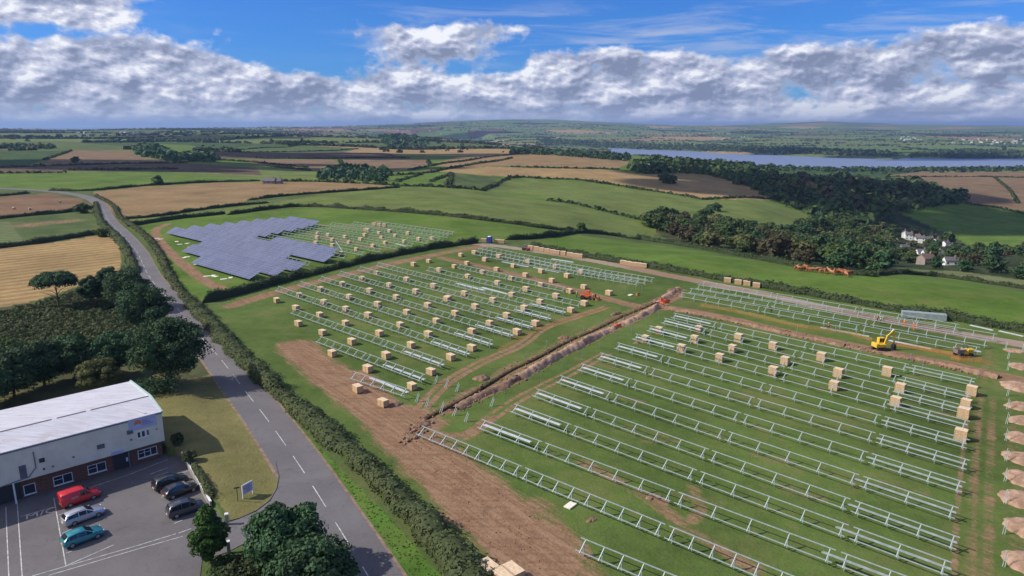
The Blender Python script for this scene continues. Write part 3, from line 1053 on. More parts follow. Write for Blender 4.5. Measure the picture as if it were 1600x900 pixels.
# ---------------------------------------------------------------- plants
M_PINE = leaf_mat('pine foliage', (0.022, 0.058, 0.024), (0.075, 0.140, 0.055), 0.15)
M_BROAD = leaf_mat('broadleaf foliage', (0.034, 0.066, 0.020), (0.098, 0.140, 0.042), 0.22)
M_OLIVE = leaf_mat('olive foliage', (0.080, 0.095, 0.030), (0.170, 0.175, 0.065), 0.22)
M_RUST = leaf_mat('rusty foliage', (0.058, 0.052, 0.026), (0.118, 0.105, 0.052), 0.2)
M_HEDGE = leaf_mat('hedge foliage', (0.045, 0.068, 0.022), (0.135, 0.150, 0.058), 0.2)
M_HEDGED = leaf_mat('dark hedge foliage', (0.028, 0.048, 0.018), (0.085, 0.105, 0.038), 0.2)
M_CYP = leaf_mat('conifer foliage', (0.024, 0.062, 0.012), (0.070, 0.125, 0.024), 0.15)
M_CORE = mat('inner twigs', (0.022, 0.028, 0.012), 0.95, 0, 0.2, 1.0)
M_BARK = mat('bark', (0.10, 0.075, 0.055), 0.95, 0, 0.25, 4.0, bump=0.4)
M_SCRUB = leaf_mat('scrub foliage', (0.045, 0.068, 0.022), (0.125, 0.140, 0.055), 0.25)
M_GRASSB = leaf_mat('long grass', (0.085, 0.150, 0.026), (0.140, 0.200, 0.045), 0.3)


def quads(cen, nor, size, rs, aspect=1.0):
    """one leaf-cluster quad per centre, facing roughly along nor"""
    n = len(cen)
    a = rs.normal(size=(n, 3))
    nor = nor / (np.linalg.norm(nor, axis=1)[:, None] + 1e-9)
    u = np.cross(nor, a)
    u /= np.linalg.norm(u, axis=1)[:, None] + 1e-9
    v = np.cross(nor, u)
    s = (size * rs.uniform(0.6, 1.4, n))[:, None] / 2
    u, v = u * s, v * s * aspect
    V = np.stack([cen - u - v, cen + u - v * 0.4, cen + u * 0.7 + v, cen - u * 0.5 + v * 0.8], 1).reshape(-1, 3)
    F = np.arange(4 * n).reshape(n, 4)
    return V, F


def crown_mesh(name, m, seed, w=1.0, hh=1.0, clumps=40, leaves=50, leaf=0.06, kind='round', cr=0.17):
    """a crown of unit-like size: width w, height hh, bottom at z=0"""
    rs = np.random.default_rng(seed)
    C, Rd = [], []
    while len(C) < clumps:
        p = rs.uniform(-1, 1, 3)
        r = np.linalg.norm(p)
        if r > 1 or r < 0.38:
            continue
        z = (p[2] + 1) / 2
        if kind == 'umbrella':
            if z < 0.42:
                continue
            pr = 1.0
        elif kind == 'column':
            pr = 1.0 if z < 0.5 else (1.25 - z)
        elif kind == 'irregular':
            an = math.atan2(p[1], p[0])
            pr = 0.86 + 0.2 * math.sin(an * 2 + seed) + 0.12 * math.sin(an * 5 + seed * 2)
        else:
            pr = 1.0
        C.append((p[0] * w * 0.42 * pr, p[1] * w * 0.42 * pr, (0.08 + 0.84 * z) * hh))
        Rd.append(cr * w * rs.uniform(0.6, 1.3))
    C, Rd = np.array(C), np.array(Rd)
    VV, FF, TT = [], [], []
    o = 0
    for c, r in zip(C, Rd):
        d = rs.normal(size=(leaves, 3))
        d /= np.linalg.norm(d, axis=1)[:, None]
        d[:, 2] = np.where(d[:, 2] < -0.35, -d[:, 2], d[:, 2])
        rad = r * rs.uniform(0.72, 1.08, leaves)[:, None]
        cen = c + d * rad * np.array([1, 1, 0.72])
        cen[:, 2] = np.maximum(cen[:, 2], 0.02 * hh)
        V, F = quads(cen, d * 1.2 + rs.normal(size=d.shape) * 0.55, np.full(leaves, leaf), rs)
        VV.append(V)
        FF.append(F + o)
        o += len(V)
        t = np.clip(rs.uniform(0.1, 0.9) + rs.normal(size=leaves) * 0.18, 0, 1)
        TT.append(np.repeat(t, 4))
    V = np.concatenate(VV)
    me = np_mesh(name, V, np.concatenate(FF), m, False, np.concatenate(TT))
    return me


def trunk_mesh(name, hh, r, seed, spread=0.0, limbs=6):
    rs = random.Random(seed)
    mb = MB()
    p = Vector((0, 0, -0.3))
    segs = 5
    rad = r
    for i in range(segs):
        q = Vector((p.x + rs.uniform(-.08, .08) * hh * 0.3, p.y + rs.uniform(-.08, .08) * hh * 0.3, -0.3 + (hh + 0.3) * (i + 1) / segs))
        mb.cyl(p, q, rad, rad * 0.82, 9)
        if i >= 1:
            for k in range(limbs // 3 + 1):
                a = rs.uniform(0, 6.28)
                L = hh * rs.uniform(0.35, 0.6)
                e = q + Vector((math.cos(a) * L, math.sin(a) * L, L * rs.uniform(.35, .8)))
                mid = (q + e) / 2 + Vector((0, 0, L * 0.08))
                mb.cyl(q, mid, rad * 0.45, rad * 0.3, 6)
                mb.cyl(mid, e, rad * 0.3, rad * 0.1, 6)
        p = q
        rad *= 0.82
    return mb.mesh(name, M_BARK)


def add_tree(name, px, py, w, hh, crown, clear, label, cat='tree', group=None, trunk_r=0.22, rz=0.0, at=None, sz=(1, 1, 1)):
    """near tree: Empty > trunk, crown (crown mesh is built at w x hh scale)"""
    p = at or G(px, py)[0]
    e = empty(name, tuple(map(float, p)), rz)
    tag(e, label, cat, group)
    link('trunk', trunk_mesh('trunk', clear + hh * 0.45, trunk_r, int(w * 100) + int(px)), None, e)
    c = link('crown', crown, None, e)
    c.location = (0, 0, clear)
    return e


# --- trees round the car park and beside the road
near_trees = [
    ('pine_tree', 92, 480, 9.5, 6.0, 3.2, 'umbrella', M_PINE, 'dark umbrella-shaped pine standing alone at the near edge of the stubble field'),
    ('pine_tree', 147, 482, 6.0, 6.0, 2.2, 'irregular', M_PINE, 'narrow dark pine between the umbrella pine and the big pine by the road'),
    ('pine_tree', 172, 470, 6.5, 7.5, 1.6, 'irregular', M_PINE, 'pine whose top just shows behind the big roadside pine, next to the stubble'),
    ('pine_tree', 203, 484, 12.5, 8.5, 1.5, 'irregular', M_PINE, 'broad dark pine at the top of the roadside group, shading the bend of the road'),
    ('pine_tree', 229, 522, 12.0, 9.5, 1.5, 'irregular', M_PINE, 'tall dark pine in the middle of the roadside group above the scrub'),
    ('pine_tree', 268, 598, 12.8, 10.0, 1.2, 'round', M_PINE, 'largest round dark tree, standing just behind the building and the lawn'),
    ('broadleaf_tree', 184, 588, 8.6, 7.5, 1.0, 'irregular', M_PINE, 'dark green tree squeezed between the olive bush and the largest round tree'),
    ('broadleaf_tree', 158, 614, 6.8, 5.4, 0.6, 'round', M_OLIVE, 'pale olive bushy tree touching the back of the roof'),
    ('broadleaf_tree', 118, 592, 9.0, 7.2, 0.8, 'irregular', M_PINE, 'dark tree left of the olive tree in the thicket behind the building'),
    ('broadleaf_tree', 70, 604, 10.0, 7.5, 0.6, 'irregular', M_PINE, 'widest dark tree in the thicket behind the roof'),
    ('broadleaf_tree', 22, 622, 9.5, 7.6, 0.6, 'round', M_PINE, 'dark tree at the left end of the thicket behind the roof'),
    ('broadleaf_tree', -25, 640, 9.5, 7.6, 0.6, 'round', M_PINE, 'dark tree at the left border of the picture behind the roof'),
    ('broadleaf_tree', 20, 575, 8.0, 5.2, 0.4, 'irregular', M_BROAD, 'low green tree in the scrub behind the thicket, far left'),
    ('pine_tree', 448, 893, 8.6, 6.6, 1.0, 'irregular', M_PINE, 'dark pine with a spreading crown at the driveway mouth beside the road'),
    ('pine_tree', 492, 950, 8.8, 6.4, 0.9, 'round', M_PINE, 'dark pine cut by the bottom border, its shadow lying across the road'),
]
for i, (nm, px, py, w, hh, cl, kd, m, lb) in enumerate(near_trees):
    dense = 95 if w > 8 else 60
    if i < 13:
        w, hh = w * 1.12, hh * 1.08
    cm = crown_mesh('crown', m, 40 + i, w, hh, int(dense * 1.25), 190, 0.29, kd, 0.125)
    add_tree(nm, px, py, w, hh, cm, cl, lb, trunk_r=0.28, rz=i * 1.3)
cm = crown_mesh('crown', M_CYP, 77, 4.0, 7.6, 170, 170, 0.21, 'column', 0.13)
add_tree('conifer_tree', 331, 885, 4.2, 7.4, cm, 0.3, 'bright green column-shaped conifer at the corner of the car park', trunk_r=0.18)

# small bushes
def bush_mesh(seed, m, w, hh, clumps=14, leaves=60, leaf=0.2):
    return crown_mesh('foliage', m, seed, w, hh, clumps, leaves, leaf, 'round', 0.24)


for i, (px, py, w, hh, m, lb) in enumerate([
        (250, 612, 6.5, 3.0, M_PINE, 'dark low shrub under the largest tree at the back corner of the roof'),
        (278, 697, 1.5, 2.0, M_HEDGED, 'small dark bush by the corner of the building'), (297, 722, 1.7, 1.6, M_HEDGE, 'round green bush at the head of the row of shrubs beside the car park'),
        (382, 905, 5.5, 1.3, M_HEDGED, 'low dark ground shrub between the conifer and the pines'), (415, 880, 5.0, 1.6, M_HEDGED, 'dark shrub under the spreading pine by the driveway'),
        (352, 893, 3.0, 1.0, M_BROAD, 'small green shrub at the foot of the conifer')]):
    o = link('shrub', bush_mesh(300 + i, m, w, hh, 22, 110, 0.24))
    o.location = tuple(G(px, py)[0])
    tag(o, lb, 'shrub')


def hedge(name, px, width, height, leaf, m, label, dens_=1.0, world=None, cat='hedge', group=None, bumpy=0.25, seed=0, lift=0.0):
    """one hedge: ragged core plus leaf clusters all over it, as one mesh"""
    line = np.asarray(world) if world is not None else GW(px)[:, :2]
    line = smooth_line(line, 1)
    st = max(0.8, leaf * 2.2)
    L = resample(line, st)
    n = len(L)
    rs = np.random.default_rng(seed + int(abs(L[0, 0]) * 10) % 9999)
    t = np.gradient(L, axis=0)
    t /= np.linalg.norm(t, axis=1)[:, None] + 1e-9
    nn = np.stack([-t[:, 1], t[:, 0]], -1)
    zz = h(L[:, 0], L[:, 1]) + lift
    kern = np.ones(5) / 5
    wv = width / 2 * (1 + bumpy * np.convolve(rs.normal(size=n + 4), kern, 'valid') * 1.4)
    hv = height * (1 + bumpy * np.convolve(rs.normal(size=n + 4), kern, 'valid') * 1.8)
    tap = np.clip(np.minimum(np.arange(n), n - 1 - np.arange(n)) / 2.0, 0.04, 1.0) ** 0.6
    wv, hv = wv * tap, hv * tap
    prof = [(-0.95, -0.1), (-1.0, 0.35), (-0.75, 0.78), (-0.25, 0.96), (0.3, 0.94), (0.78, 0.76), (1.0, 0.35), (0.95, -0.1)]
    k = len(prof)
    V = []
    for a, b in prof:
        o = L + nn * (a * wv * 0.88)[:, None]
        V.append(np.concatenate([o, (zz + b * hv * 0.9)[:, None]], 1))
    V = np.concatenate(V)
    V += rs.normal(size=V.shape) * leaf * 0.15
    F = [[j * n + i, j * n + i + 1, (j + 1) * n + i + 1, (j + 1) * n + i] for j in range(k - 1) for i in range(n - 1)]
    F = np.array(F)
    # leaf clusters
    length = (n - 1) * st
    per = (width * 0.9 + 2 * height) / (leaf * leaf) * 0.85 * dens_
    cnt = int(min(60000, length * per))
    q = rs.uniform(0, n - 1.001, cnt)
    i0 = q.astype(int)
    fr = (q - i0)[:, None]
    base = L[i0] * (1 - fr) + L[i0 + 1] * fr
    bz = zz[i0] * (1 - fr[:, 0]) + zz[i0 + 1] * fr[:, 0]
    bn, bw, bh = nn[i0], wv[i0], hv[i0]
    th = rs.uniform(-0.12, 1.12, cnt) * math.pi
    rr = rs.uniform(0.85, 1.08, cnt)
    cx = np.sign(np.cos(th)) * np.abs(np.cos(th)) ** 0.7 * bw * rr
    cz = np.maximum(np.sin(th), -0.02) ** 0.6 * bh * rr if False else np.clip(np.sign(np.sin(th)) * np.abs(np.sin(th)) ** 0.7, 0.0, 1) * bh * rr
    cen = np.stack([base[:, 0] + bn[:, 0] * cx, base[:, 1] + bn[:, 1] * cx, bz + cz + leaf * 0.1], -1)
    nor = np.stack([bn[:, 0] * np.cos(th), bn[:, 1] * np.cos(th), np.sin(th) + 0.25], -1) + rs.normal(size=(cnt, 3)) * 0.5
    V2, F2 = quads(cen, nor, np.full(cnt, leaf), rs)
    tint = vnoise(cen[:, 0], cen[:, 1], 3.0 + leaf * 4, 4) * 0.35 + vnoise(cen[:, 0], cen[:, 1], 12.0, 9) * 0.25 + 0.45 + rs.normal(size=cnt) * 0.15
    T = np.concatenate([np.full(len(V), 0.15), np.repeat(np.clip(tint, 0, 1), 4)])
    me = np_mesh(name, np.concatenate([V, V2]), np.concatenate([F, F2 + len(V)]), m, False, T)
    return tag(link(name, me), label, cat, group)


HEDGES = [
    ([(296, 474), (318, 496), (344, 524), (378, 562), (425, 608), (477, 650), (534, 699), (596, 754), (654, 812), (700, 868), (748, 932), (800, 1000)], 3.6, 2.1, 0.30, M_HEDGE, 'thick ragged green-brown hedge along the near road, from the hedge corner to the bottom border', 1.0),
    ([(298, 476), (276, 450), (262, 425), (252, 402), (240, 382), (222, 364), (200, 349), (186, 340), (180, 322), (150, 307)], 2.4, 1.5, 0.45, M_HEDGE, 'hedge on the right side of the far road bend beside the panel field', 1.0),
    ([(316, 474), (350, 466), (400, 452), (450, 438), (500, 426), (560, 411), (620, 399), (680, 388), (747, 379)], 2.6, 2.2, 0.40, M_HEDGED, 'dark straight hedge between the blue panel field and the crate field', 1.0),
    ([(826, 385), (880, 394), (960, 409), (1050, 424), (1150, 442), (1250, 459), (1350, 477), (1450, 494), (1540, 508), (1640, 526)], 2.4, 1.8, 0.40, M_HEDGED, 'long hedge behind the gravel track along the top of the ladder rows', 1.0),
    ([(790, 375), (830, 373), (870, 369), (905, 363), (950, 367), (1020, 377), (1100, 390), (1180, 405), (1260, 420), (1330, 429), (1372, 433)], 2.4, 2.0, 0.45, M_HEDGED, 'hedge between the bright green field and the wooded valley', 1.0),
    ([(1372, 431), (1400, 427), (1450, 431), (1500, 437), (1560, 446), (1640, 458)], 2.2, 1.6, 0.45, M_HEDGED, 'hedge separating the pale strip from the bright green field at the right', 1.0),
    ([(356, 336), (406, 329), (455, 323), (500, 323), (560, 327), (620, 331), (680, 336), (750, 344), (800, 350), (850, 357), (902, 363)], 2.2, 1.9, 0.6, M_HEDGED, 'long hedge across the green fields above the panels', 1.0),
    ([(187, 343), (244, 339), (312, 328), (375, 321), (420, 317)], 2.2, 1.6, 0.6, M_HEDGED, 'hedge along the near side of the brown field', 1.0),
    ([(200, 354), (266, 343), (337, 336), (352, 334)], 2.2, 1.8, 0.6, M_HEDGED, 'short hedge just above the left corner of the panel field', 1.0),
    ([(387, 313), (437, 307), (500, 302), (560, 298), (625, 293)], 2.2, 1.6, 0.7, M_HEDGED, 'hedge between the brown field and the big green hill field', 1.0),
    ([(75, 298), (131, 299), (180, 295), (219, 291), (266, 288), (328, 285), (406, 283)], 2.4, 1.6, 0.7, M_HEDGED, 'hedge below the long green field in the left distance', 1.0),
    ([(-30, 345), (47, 337), (109, 332), (140, 325), (152, 322)], 2.4, 1.8, 0.6, M_HEDGED, 'hedge below the reddish bare field at the left', 1.0),
    ([(-40, 392), (30, 384), (62, 380), (140, 367), (172, 363)], 2.6, 1.9, 0.5, M_HEDGED, 'dark hedge above the golden stubble field', 1.0),
    ([(-30, 309), (20, 305), (47, 302)], 2.2, 1.5, 0.7, M_HEDGED, 'short hedge at the left border above the reddish field', 1.0),
    ([(150, 318), (152, 335), (160, 352), (178, 368), (196, 388), (204, 408), (212, 428)], 3.0, 1.7, 0.45, M_HEDGE, 'hedge on the left side of the road next to the stubble field', 1.0),
]
for i, (px, wd, hh, lf, m, lb, dn) in enumerate(HEDGES):
    hedge('hedge', px, wd, hh, lf, m, lb, dn, seed=i)
hedge('shrub_row', [(300, 728), (309, 742), (318, 757), (327, 770), (333, 779)], 0.9, 0.8, 0.16, M_HEDGE, 'low row of mixed shrubs between the car park and the dry lawn', 1.0, cat='shrub row')

# scrub in the rough ground: many low clumps nobody could count
rs = np.random.default_rng(21)
SCR = np.array(GW(dens([(-80, 510), (60, 474), (150, 446), (200, 440), (240, 470), (262, 520), (235, 560), (190, 560), (140, 548), (60, 560), (0, 585), (-80, 600)])))[:, :2]


def scatter(poly, n, seed):
    r = np.random.default_rng(seed)
    a, b = poly.min(0), poly.max(0)
    P = r.uniform(a, b, (n * 4, 2))
    m = in_poly(P[:, 0], P[:, 1], poly)
    return P[m][:n]


def clump_field(name, P, size, leaves, leaf, m, label, seed, flat=0.7, kind='stuff', zlift=0.0):
    r = np.random.default_rng(seed)
    n = len(P)
    z = h(P[:, 0], P[:, 1]) + zlift
    s = size * r.uniform(0.5, 1.4, n)
    d = r.normal(size=(n, leaves, 3))
    d /= np.linalg.norm(d, axis=2)[..., None]
    d[..., 2] = np.abs(d[..., 2])
    cen = np.stack([P[:, 0], P[:, 1], z], -1)[:, None] + d * (s[:, None, None] / 2) * np.array([1, 1, flat * 2]) * r.uniform(0.8, 1.05, (n, leaves, 1))
    V, F = quads(cen.reshape(-1, 3), d.reshape(-1, 3) + r.normal(size=(n * leaves, 3)) * 0.45, np.repeat(s, leaves) * leaf, r)
    t = np.clip(np.repeat(r.uniform(0.05, 0.85, n), leaves) + r.normal(size=n * leaves) * 0.15, 0, 1)
    me = np_mesh(name, V, F, m, False, np.repeat(t, 4))
    return tag(link(name, me), label, None, None, kind)


clump_field('scrub', scatter(SCR, 2600, 1), 1.8, 44, 0.20, M_SCRUB, 'rough brown-green scrub and brambles behind the thicket', 3, 0.35)
vp = GW(dens([(300, 490), (318, 500), (345, 530), (395, 588), (440, 636), (490, 690), (545, 745), (610, 810), (680, 890), (720, 950), (640, 960), (600, 900), (552, 800), (490, 705), (450, 655), (412, 612), (366, 556)]))[:, :2]
VER = scatter(vp, 9000, 5)
VER = VER[dist_line(VER[:, 0], VER[:, 1], ROAD_W, 20) > 3.8]
clump_field('verge_grass', VER, 0.2, 7, 0.5, M_GRASSB, 'bright long grass on the road verges', 4, 0.22)

# --- woods in the valley: individual trees, then the far mass
WV = []
for i in range(5):
    WV.append(crown_mesh('wood_tree', M_BROAD, 500 + i, 1.0, 0.95, 34, 34, 0.105, ('round', 'irregular')[i % 2], 0.19))
for i in range(3):
    WV.append(crown_mesh('wood_tree', M_PINE, 520 + i, 1.0, 1.05, 34, 34, 0.10, ('irregular', 'round')[i % 2], 0.19))
for i in range(2):
    WV.append(crown_mesh('wood_tree', M_RUST, 540 + i, 1.0, 0.85, 34, 34, 0.10, 'round', 0.19))
for i in range(2):
    WV.append(crown_mesh('wood_tree', M_OLIVE, 560 + i, 1.0, 0.85, 34, 34, 0.10, 'round', 0.19))
WI = {'b': [0, 1, 2, 3, 4], 'p': [5, 6, 7], 'r': [8, 9], 'o': [10, 11]}


def wood_tree(p, size, kinds, label, group, rs_, cat='tree', name='broadleaf_tree'):
    k = rs_.choice(list(kinds))
    me = WV[rs_.choice(WI[k])]
    o = link(name, me)
    s = size * rs_.uniform(0.7, 1.3)
    o.location = (float(p[0]), float(p[1]), float(p[2]) - s * 0.06)
    o.scale = (s * rs_.uniform(.9, 1.15), s * rs_.uniform(.9, 1.15), s * rs_.uniform(.8, 1.1))
    o.rotation_euler = (0, 0, rs_.uniform(0, 6.28))
    kn = {'b': 'green', 'p': 'dark green', 'r': 'rusty brown', 'o': 'pale olive'}[k]
    return tag(o, label.replace('KIND', kn), cat, group)


def poisson(poly, dist, seed, maxn=9999):
    r = np.random.default_rng(seed)
    a, b = poly.min(0), poly.max(0)
    P = r.uniform(a, b, (min(60000, int((b - a).prod() / dist ** 2 * 8) + 50), 2))
    P = P[in_poly(P[:, 0], P[:, 1], poly)]
    out = []
    grid = {}
    for p in P:
        g = (int(p[0] // dist), int(p[1] // dist))
        ok = True
        for dx in (-1, 0, 1):
            for dy in (-1, 0, 1):
                for q in grid.get((g[0] + dx, g[1] + dy), ()):
                    if (p[0] - q[0]) ** 2 + (p[1] - q[1]) ** 2 < dist * dist:
                        ok = False
        if ok:
            grid.setdefault(g, []).append(p)
            out.append(p)
            if len(out) >= maxn:
                break
    return np.array(out)


def grove(px, dist, size, kinds, label, group, seed, maxn=400):
    poly = GW(dens(px, 10))[:, :2]
    P = poisson(poly, dist, seed, maxn)
    rr = random.Random(seed)
    Z = h(P[:, 0], P[:, 1])
    for p, z in zip(P, Z):
        wood_tree((p[0], p[1], z), size, kinds, label, group, rr)
    return len(P)


n_w = 0
n_w += grove([(1022, 366), (1010, 350), (1040, 342), (1085, 348), (1150, 360), (1230, 366), (1290, 372), (1340, 388), (1400, 408), (1375, 424), (1340, 424), (1250, 412), (1170, 398), (1090, 384)], 8.0, 9.6, 'bbbrpobp', 'KIND tree in the near belt of woodland behind the bright green field', 'trees of the near valley woodland', 61, 150)
n_w += grove([(1400, 410), (1500, 395), (1640, 392), (1640, 442), (1500, 428), (1420, 420)], 9.5, 9.0, 'bbpr', 'KIND tree in the woodland below the village at the right', 'trees below the village', 62, 45)
n_w += grove([(1240, 362), (1280, 350), (1340, 352), (1380, 362), (1400, 378), (1380, 392), (1330, 382), (1280, 370)], 11, 10.0, 'bbpo', 'KIND tree in the valley wood left of the village', 'trees left of the village', 63, 60)
for i, (px, py, s, k, lb) in enumerate([
        (1037, 286, 11, 'p', 'left tree of the small clump on the tan hill'), (1044, 287, 12, 'p', 'middle tree of the small clump on the tan hill'), (1052, 287, 11, 'b', 'right tree of the small clump on the tan hill'),
        (908, 363, 6.5, 'b', 'single bushy tree where two hedges meet above the bright green field'), (247, 289, 8, 'p', 'lone dark tree on the hedge below the long green field'),
        (1120, 330, 7, 'b', 'tree at the tip of the hedge spur on the olive hill'), (1110, 336, 7, 'p', 'second tree of the hedge spur on the olive hill'), (1098, 341, 7, 'b', 'third tree of the hedge spur on the olive hill'), (1088, 346, 8, 'b', 'lowest tree of the hedge spur on the olive hill'),
        (1480, 382, 13, 'b', 'dark rounded tree standing in the green field above the village'), (1457, 373, 9, 'p', 'smaller tree on the field edge above the village'),
        (130, 333, 6, 'b', 'dark bush at the top of the rough ground by the road'), (160, 370, 5, 'b', 'dark bush where the stubble hedge meets the road'),
        (118, 255, 9, 'p', 'small isolated tree between the purple-brown fields')]):
    p = G(px, py)[0]
    wood_tree(p, s, k, lb, None, random.Random(900 + i))
print('wood trees', n_w)


# far woods and hedgerow trees: masses
def px_poly(px):
    return GW(dens(px, 10))[:, :2]


far_woods = [
    ([(985, 264), (1020, 254), (1080, 256), (1150, 264), (1210, 276), (1270, 282), (1350, 285), (1440, 292), (1498, 306), (1505, 316), (1440, 324), (1400, 332), (1380, 345), (1345, 356), (1290, 348), (1240, 326), (1212, 313), (1180, 296), (1130, 279), (1080, 271), (1000, 272)], 12.0, 15.0, 1300, M_BROAD, 'dark wood covering the valley side in front of the estuary'),
    ([(1200, 282), (1350, 287), (1440, 294), (1490, 306), (1440, 318), (1380, 335), (1300, 330), (1230, 305)], 19.0, 16.0, 250, M_RUST, 'purplish brown trees mixed into the dark valley wood'),
    ([(1100, 259), (1250, 262), (1400, 266), (1610, 264), (1610, 268), (1400, 271), (1240, 268), (1110, 265)], 14, 12, 300, M_PINE, 'line of dark trees along the near shore of the estuary'),
    ([(590, 213), (630, 209), (672, 222), (668, 232), (600, 229)], 20, 18, 500, M_PINE, 'dark wooded hill left of the small creek'),
    ([(500, 268), (560, 262), (610, 270), (600, 285), (560, 284), (500, 280)], 9, 9, 300, M_PINE, 'dark tree belt in the dip behind the brown field'),
    ([(212, 234), (232, 228), (262, 238), (275, 244), (330, 243), (335, 253), (270, 252), (218, 244)], 12, 13, 300, M_PINE, 'dark wood among the fields in the left distance'),
    ([(970, 232), (1400, 246), (1400, 240), (1250, 232), (1000, 226), (840, 218), (850, 224)], 24, 18, 900, M_BROAD, 'wooded bank on the far shore of the estuary'),
    ([(1420, 246), (1600, 246), (1650, 240), (1500, 236), (1440, 240)], 24, 18, 300, M_BROAD, 'wood on the far shore at the right'),
    ([(0, 228), (84, 230), (84, 233), (0, 232)], 13, 11, 120, M_PINE, 'tree line in the left distance'),
    ([(800, 236), (900, 240), (985, 246), (980, 252), (870, 243), (800, 241)], 13, 11, 200, M_PINE, 'trees along the crest above the tan fields'),
]
for i, (px, ds, sz, mx, m, lb) in enumerate(far_woods):
    P = poisson(px_poly(px), ds, 700 + i, mx)
    if len(P):
        big = ds > 18
        clump_field('woodland', P, sz, 40 if not big else 22, 0.26 if not big else 0.34, m, lb, 800 + i, 0.62)

# hedgerow trees of the far country
pts = []
lines_px = [
    [(400, 247), (520, 248), (640, 247)], [(419, 260), (484, 267)], [(585, 276), (672, 270), (700, 264), (740, 257), (800, 247)], [(620, 284), (660, 272)], [(672, 284), (706, 272)],
    [(753, 298), (775, 288), (796, 278), (816, 277), (900, 281)], [(902, 281), (950, 288), (1000, 296), (1060, 305), (1100, 312), (1160, 309), (1205, 311)], [(800, 261), (878, 263), (966, 265)],
    [(862, 314), (903, 320), (956, 333), (1010, 346)], [(1212, 313), (1270, 335)], [(125, 258), (200, 256), (290, 255)], [(109, 266), (200, 265), (278, 264)], [(0, 262), (60, 260), (125, 258)], [(110, 236), (70, 250)],
    [(0, 271), (100, 270)], [(330, 238), (430, 238), (520, 236), (560, 233)], [(280, 254), (340, 250), (400, 254), (480, 262)], [(530, 250), (540, 262)], [(668, 250), (672, 258)], [(628, 291), (700, 293), (757, 298)],
    [(1385, 276), (1480, 276), (1600, 278)], [(1555, 278), (1580, 300), (1590, 318)], [(1430, 276), (1450, 290)], [(1510, 318), (1560, 325), (1610, 336)], [(350, 236), (470, 227)], [(640, 266), (760, 246), (870, 238)], [(700, 293), (705, 273)], [(410, 283), (500, 284), (620, 290)]]
for k, l in enumerate(lines_px):
    w_ = resample(GW(l)[:, :2], 2.6)
    r = np.random.default_rng(k)
    w_ = w_ + r.normal(size=w_.shape) * 0.5
    pts.append(w_)
clump_field('field_hedgerows', np.concatenate(pts), 4.0, 16, 0.42, M_HEDGED, 'thin dark hedgerows between the distant fields', 31, 0.42)

# far patchwork borders
r = np.random.default_rng(77)
nn_ = 500000
rad = np.exp(r.uniform(np.log(1300), np.log(9000), nn_))
ang = r.uniform(R(-42), R(42), nn_)
X, Y = rad * np.sin(ang), rad * np.cos(ang)
g = 480.0


def hsh(a, b, k):
    v = np.sin(a * 127.1 + b * 311.7 + k * 74.7) * 43758.5453
    return v - np.floor(v)


ci, cj = np.floor(X / g).astype(np.int64), np.floor(Y / g).astype(np.int64)
b1 = np.full(nn_, 1e18)
b2 = np.full(nn_, 1e18)
cid = np.zeros(nn_)
for da in (-1, 0, 1):
    for db in (-1, 0, 1):
        sx = (ci + da + hsh(ci + da, cj + db, 1)) * g
        sy = (cj + db + hsh(ci + da, cj + db, 2)) * g
        dd = np.hypot(X - sx, Y - sy)
        idv = hsh(ci + da, cj + db, 3)
        up = dd < b1
        b2 = np.where(up, b1, np.minimum(b2, dd))
        cid = np.where(up, idv, cid)
        b1 = np.where(up, dd, b1)
Z = h(X, Y)
hf = hsh(np.floor(cid * 1000), np.floor(cid * 77), 5)
keep = (((b2 - b1) < 3.5 + rad * 0.0008) | ((cid > 15 / 16) & (r.uniform(size=nn_) < 0.4)) | (r.uniform(size=nn_) < 0.0012)) & (Z > WATER_Z + 1.5)
for cl, am, poly in FIELDS:
    keep &= ~in_poly(X, Y, GW(dens(poly))[:, :2])
P = np.stack([X, Y], -1)[keep][:22000]
clump_field('distant_trees', P, 11.0, 9, 0.55, M_HEDGED, 'hedgerows and copses of the far hills', 33, 0.42)
# ---------------------------------------------------------------- solar site: frames, panels, crates
M_STEEL = mat('galvanised steel', (0.39, 0.455, 0.445), 0.5, 0.2, 0.12, 2.0)
M_STEELB = mat('bright new steel', (0.66, 0.69, 0.73), 0.4, 0.2, 0.08, 2.0)
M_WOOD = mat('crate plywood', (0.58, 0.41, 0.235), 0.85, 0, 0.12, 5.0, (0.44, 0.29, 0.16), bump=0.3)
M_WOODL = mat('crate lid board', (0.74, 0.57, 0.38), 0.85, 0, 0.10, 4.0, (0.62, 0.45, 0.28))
M_WOODD = mat('crate battens', (0.36, 0.22, 0.12), 0.9, 0, 0.15, 5.0)
M_CARD = mat('pale packing board', (0.80, 0.76, 0.62), 0.9, 0, 0.06, 3.0)
M_PANEL = mat('solar glass', (0.075, 0.085, 0.215), 0.22, 0, 0.1, 0.3, spec=0.6)
_p = NT(M_PANEL.node_tree)
ptc = _p.node('ShaderNodeTexCoord')
_sp = _p.node('ShaderNodeSeparateXYZ')
_p.l.new(ptc.outputs['Object'], _sp.inputs[0])


def _cell(c, per, wd):
    f = _p.math('FRACT', _p.math('DIVIDE', _p.math('ADD', c, 100.0 * per), per))
    return _p.math('GREATER_THAN', _p.math('ABSOLUTE', _p.math('SUBTRACT', f, 0.5)), 0.5 - wd / per / 2)


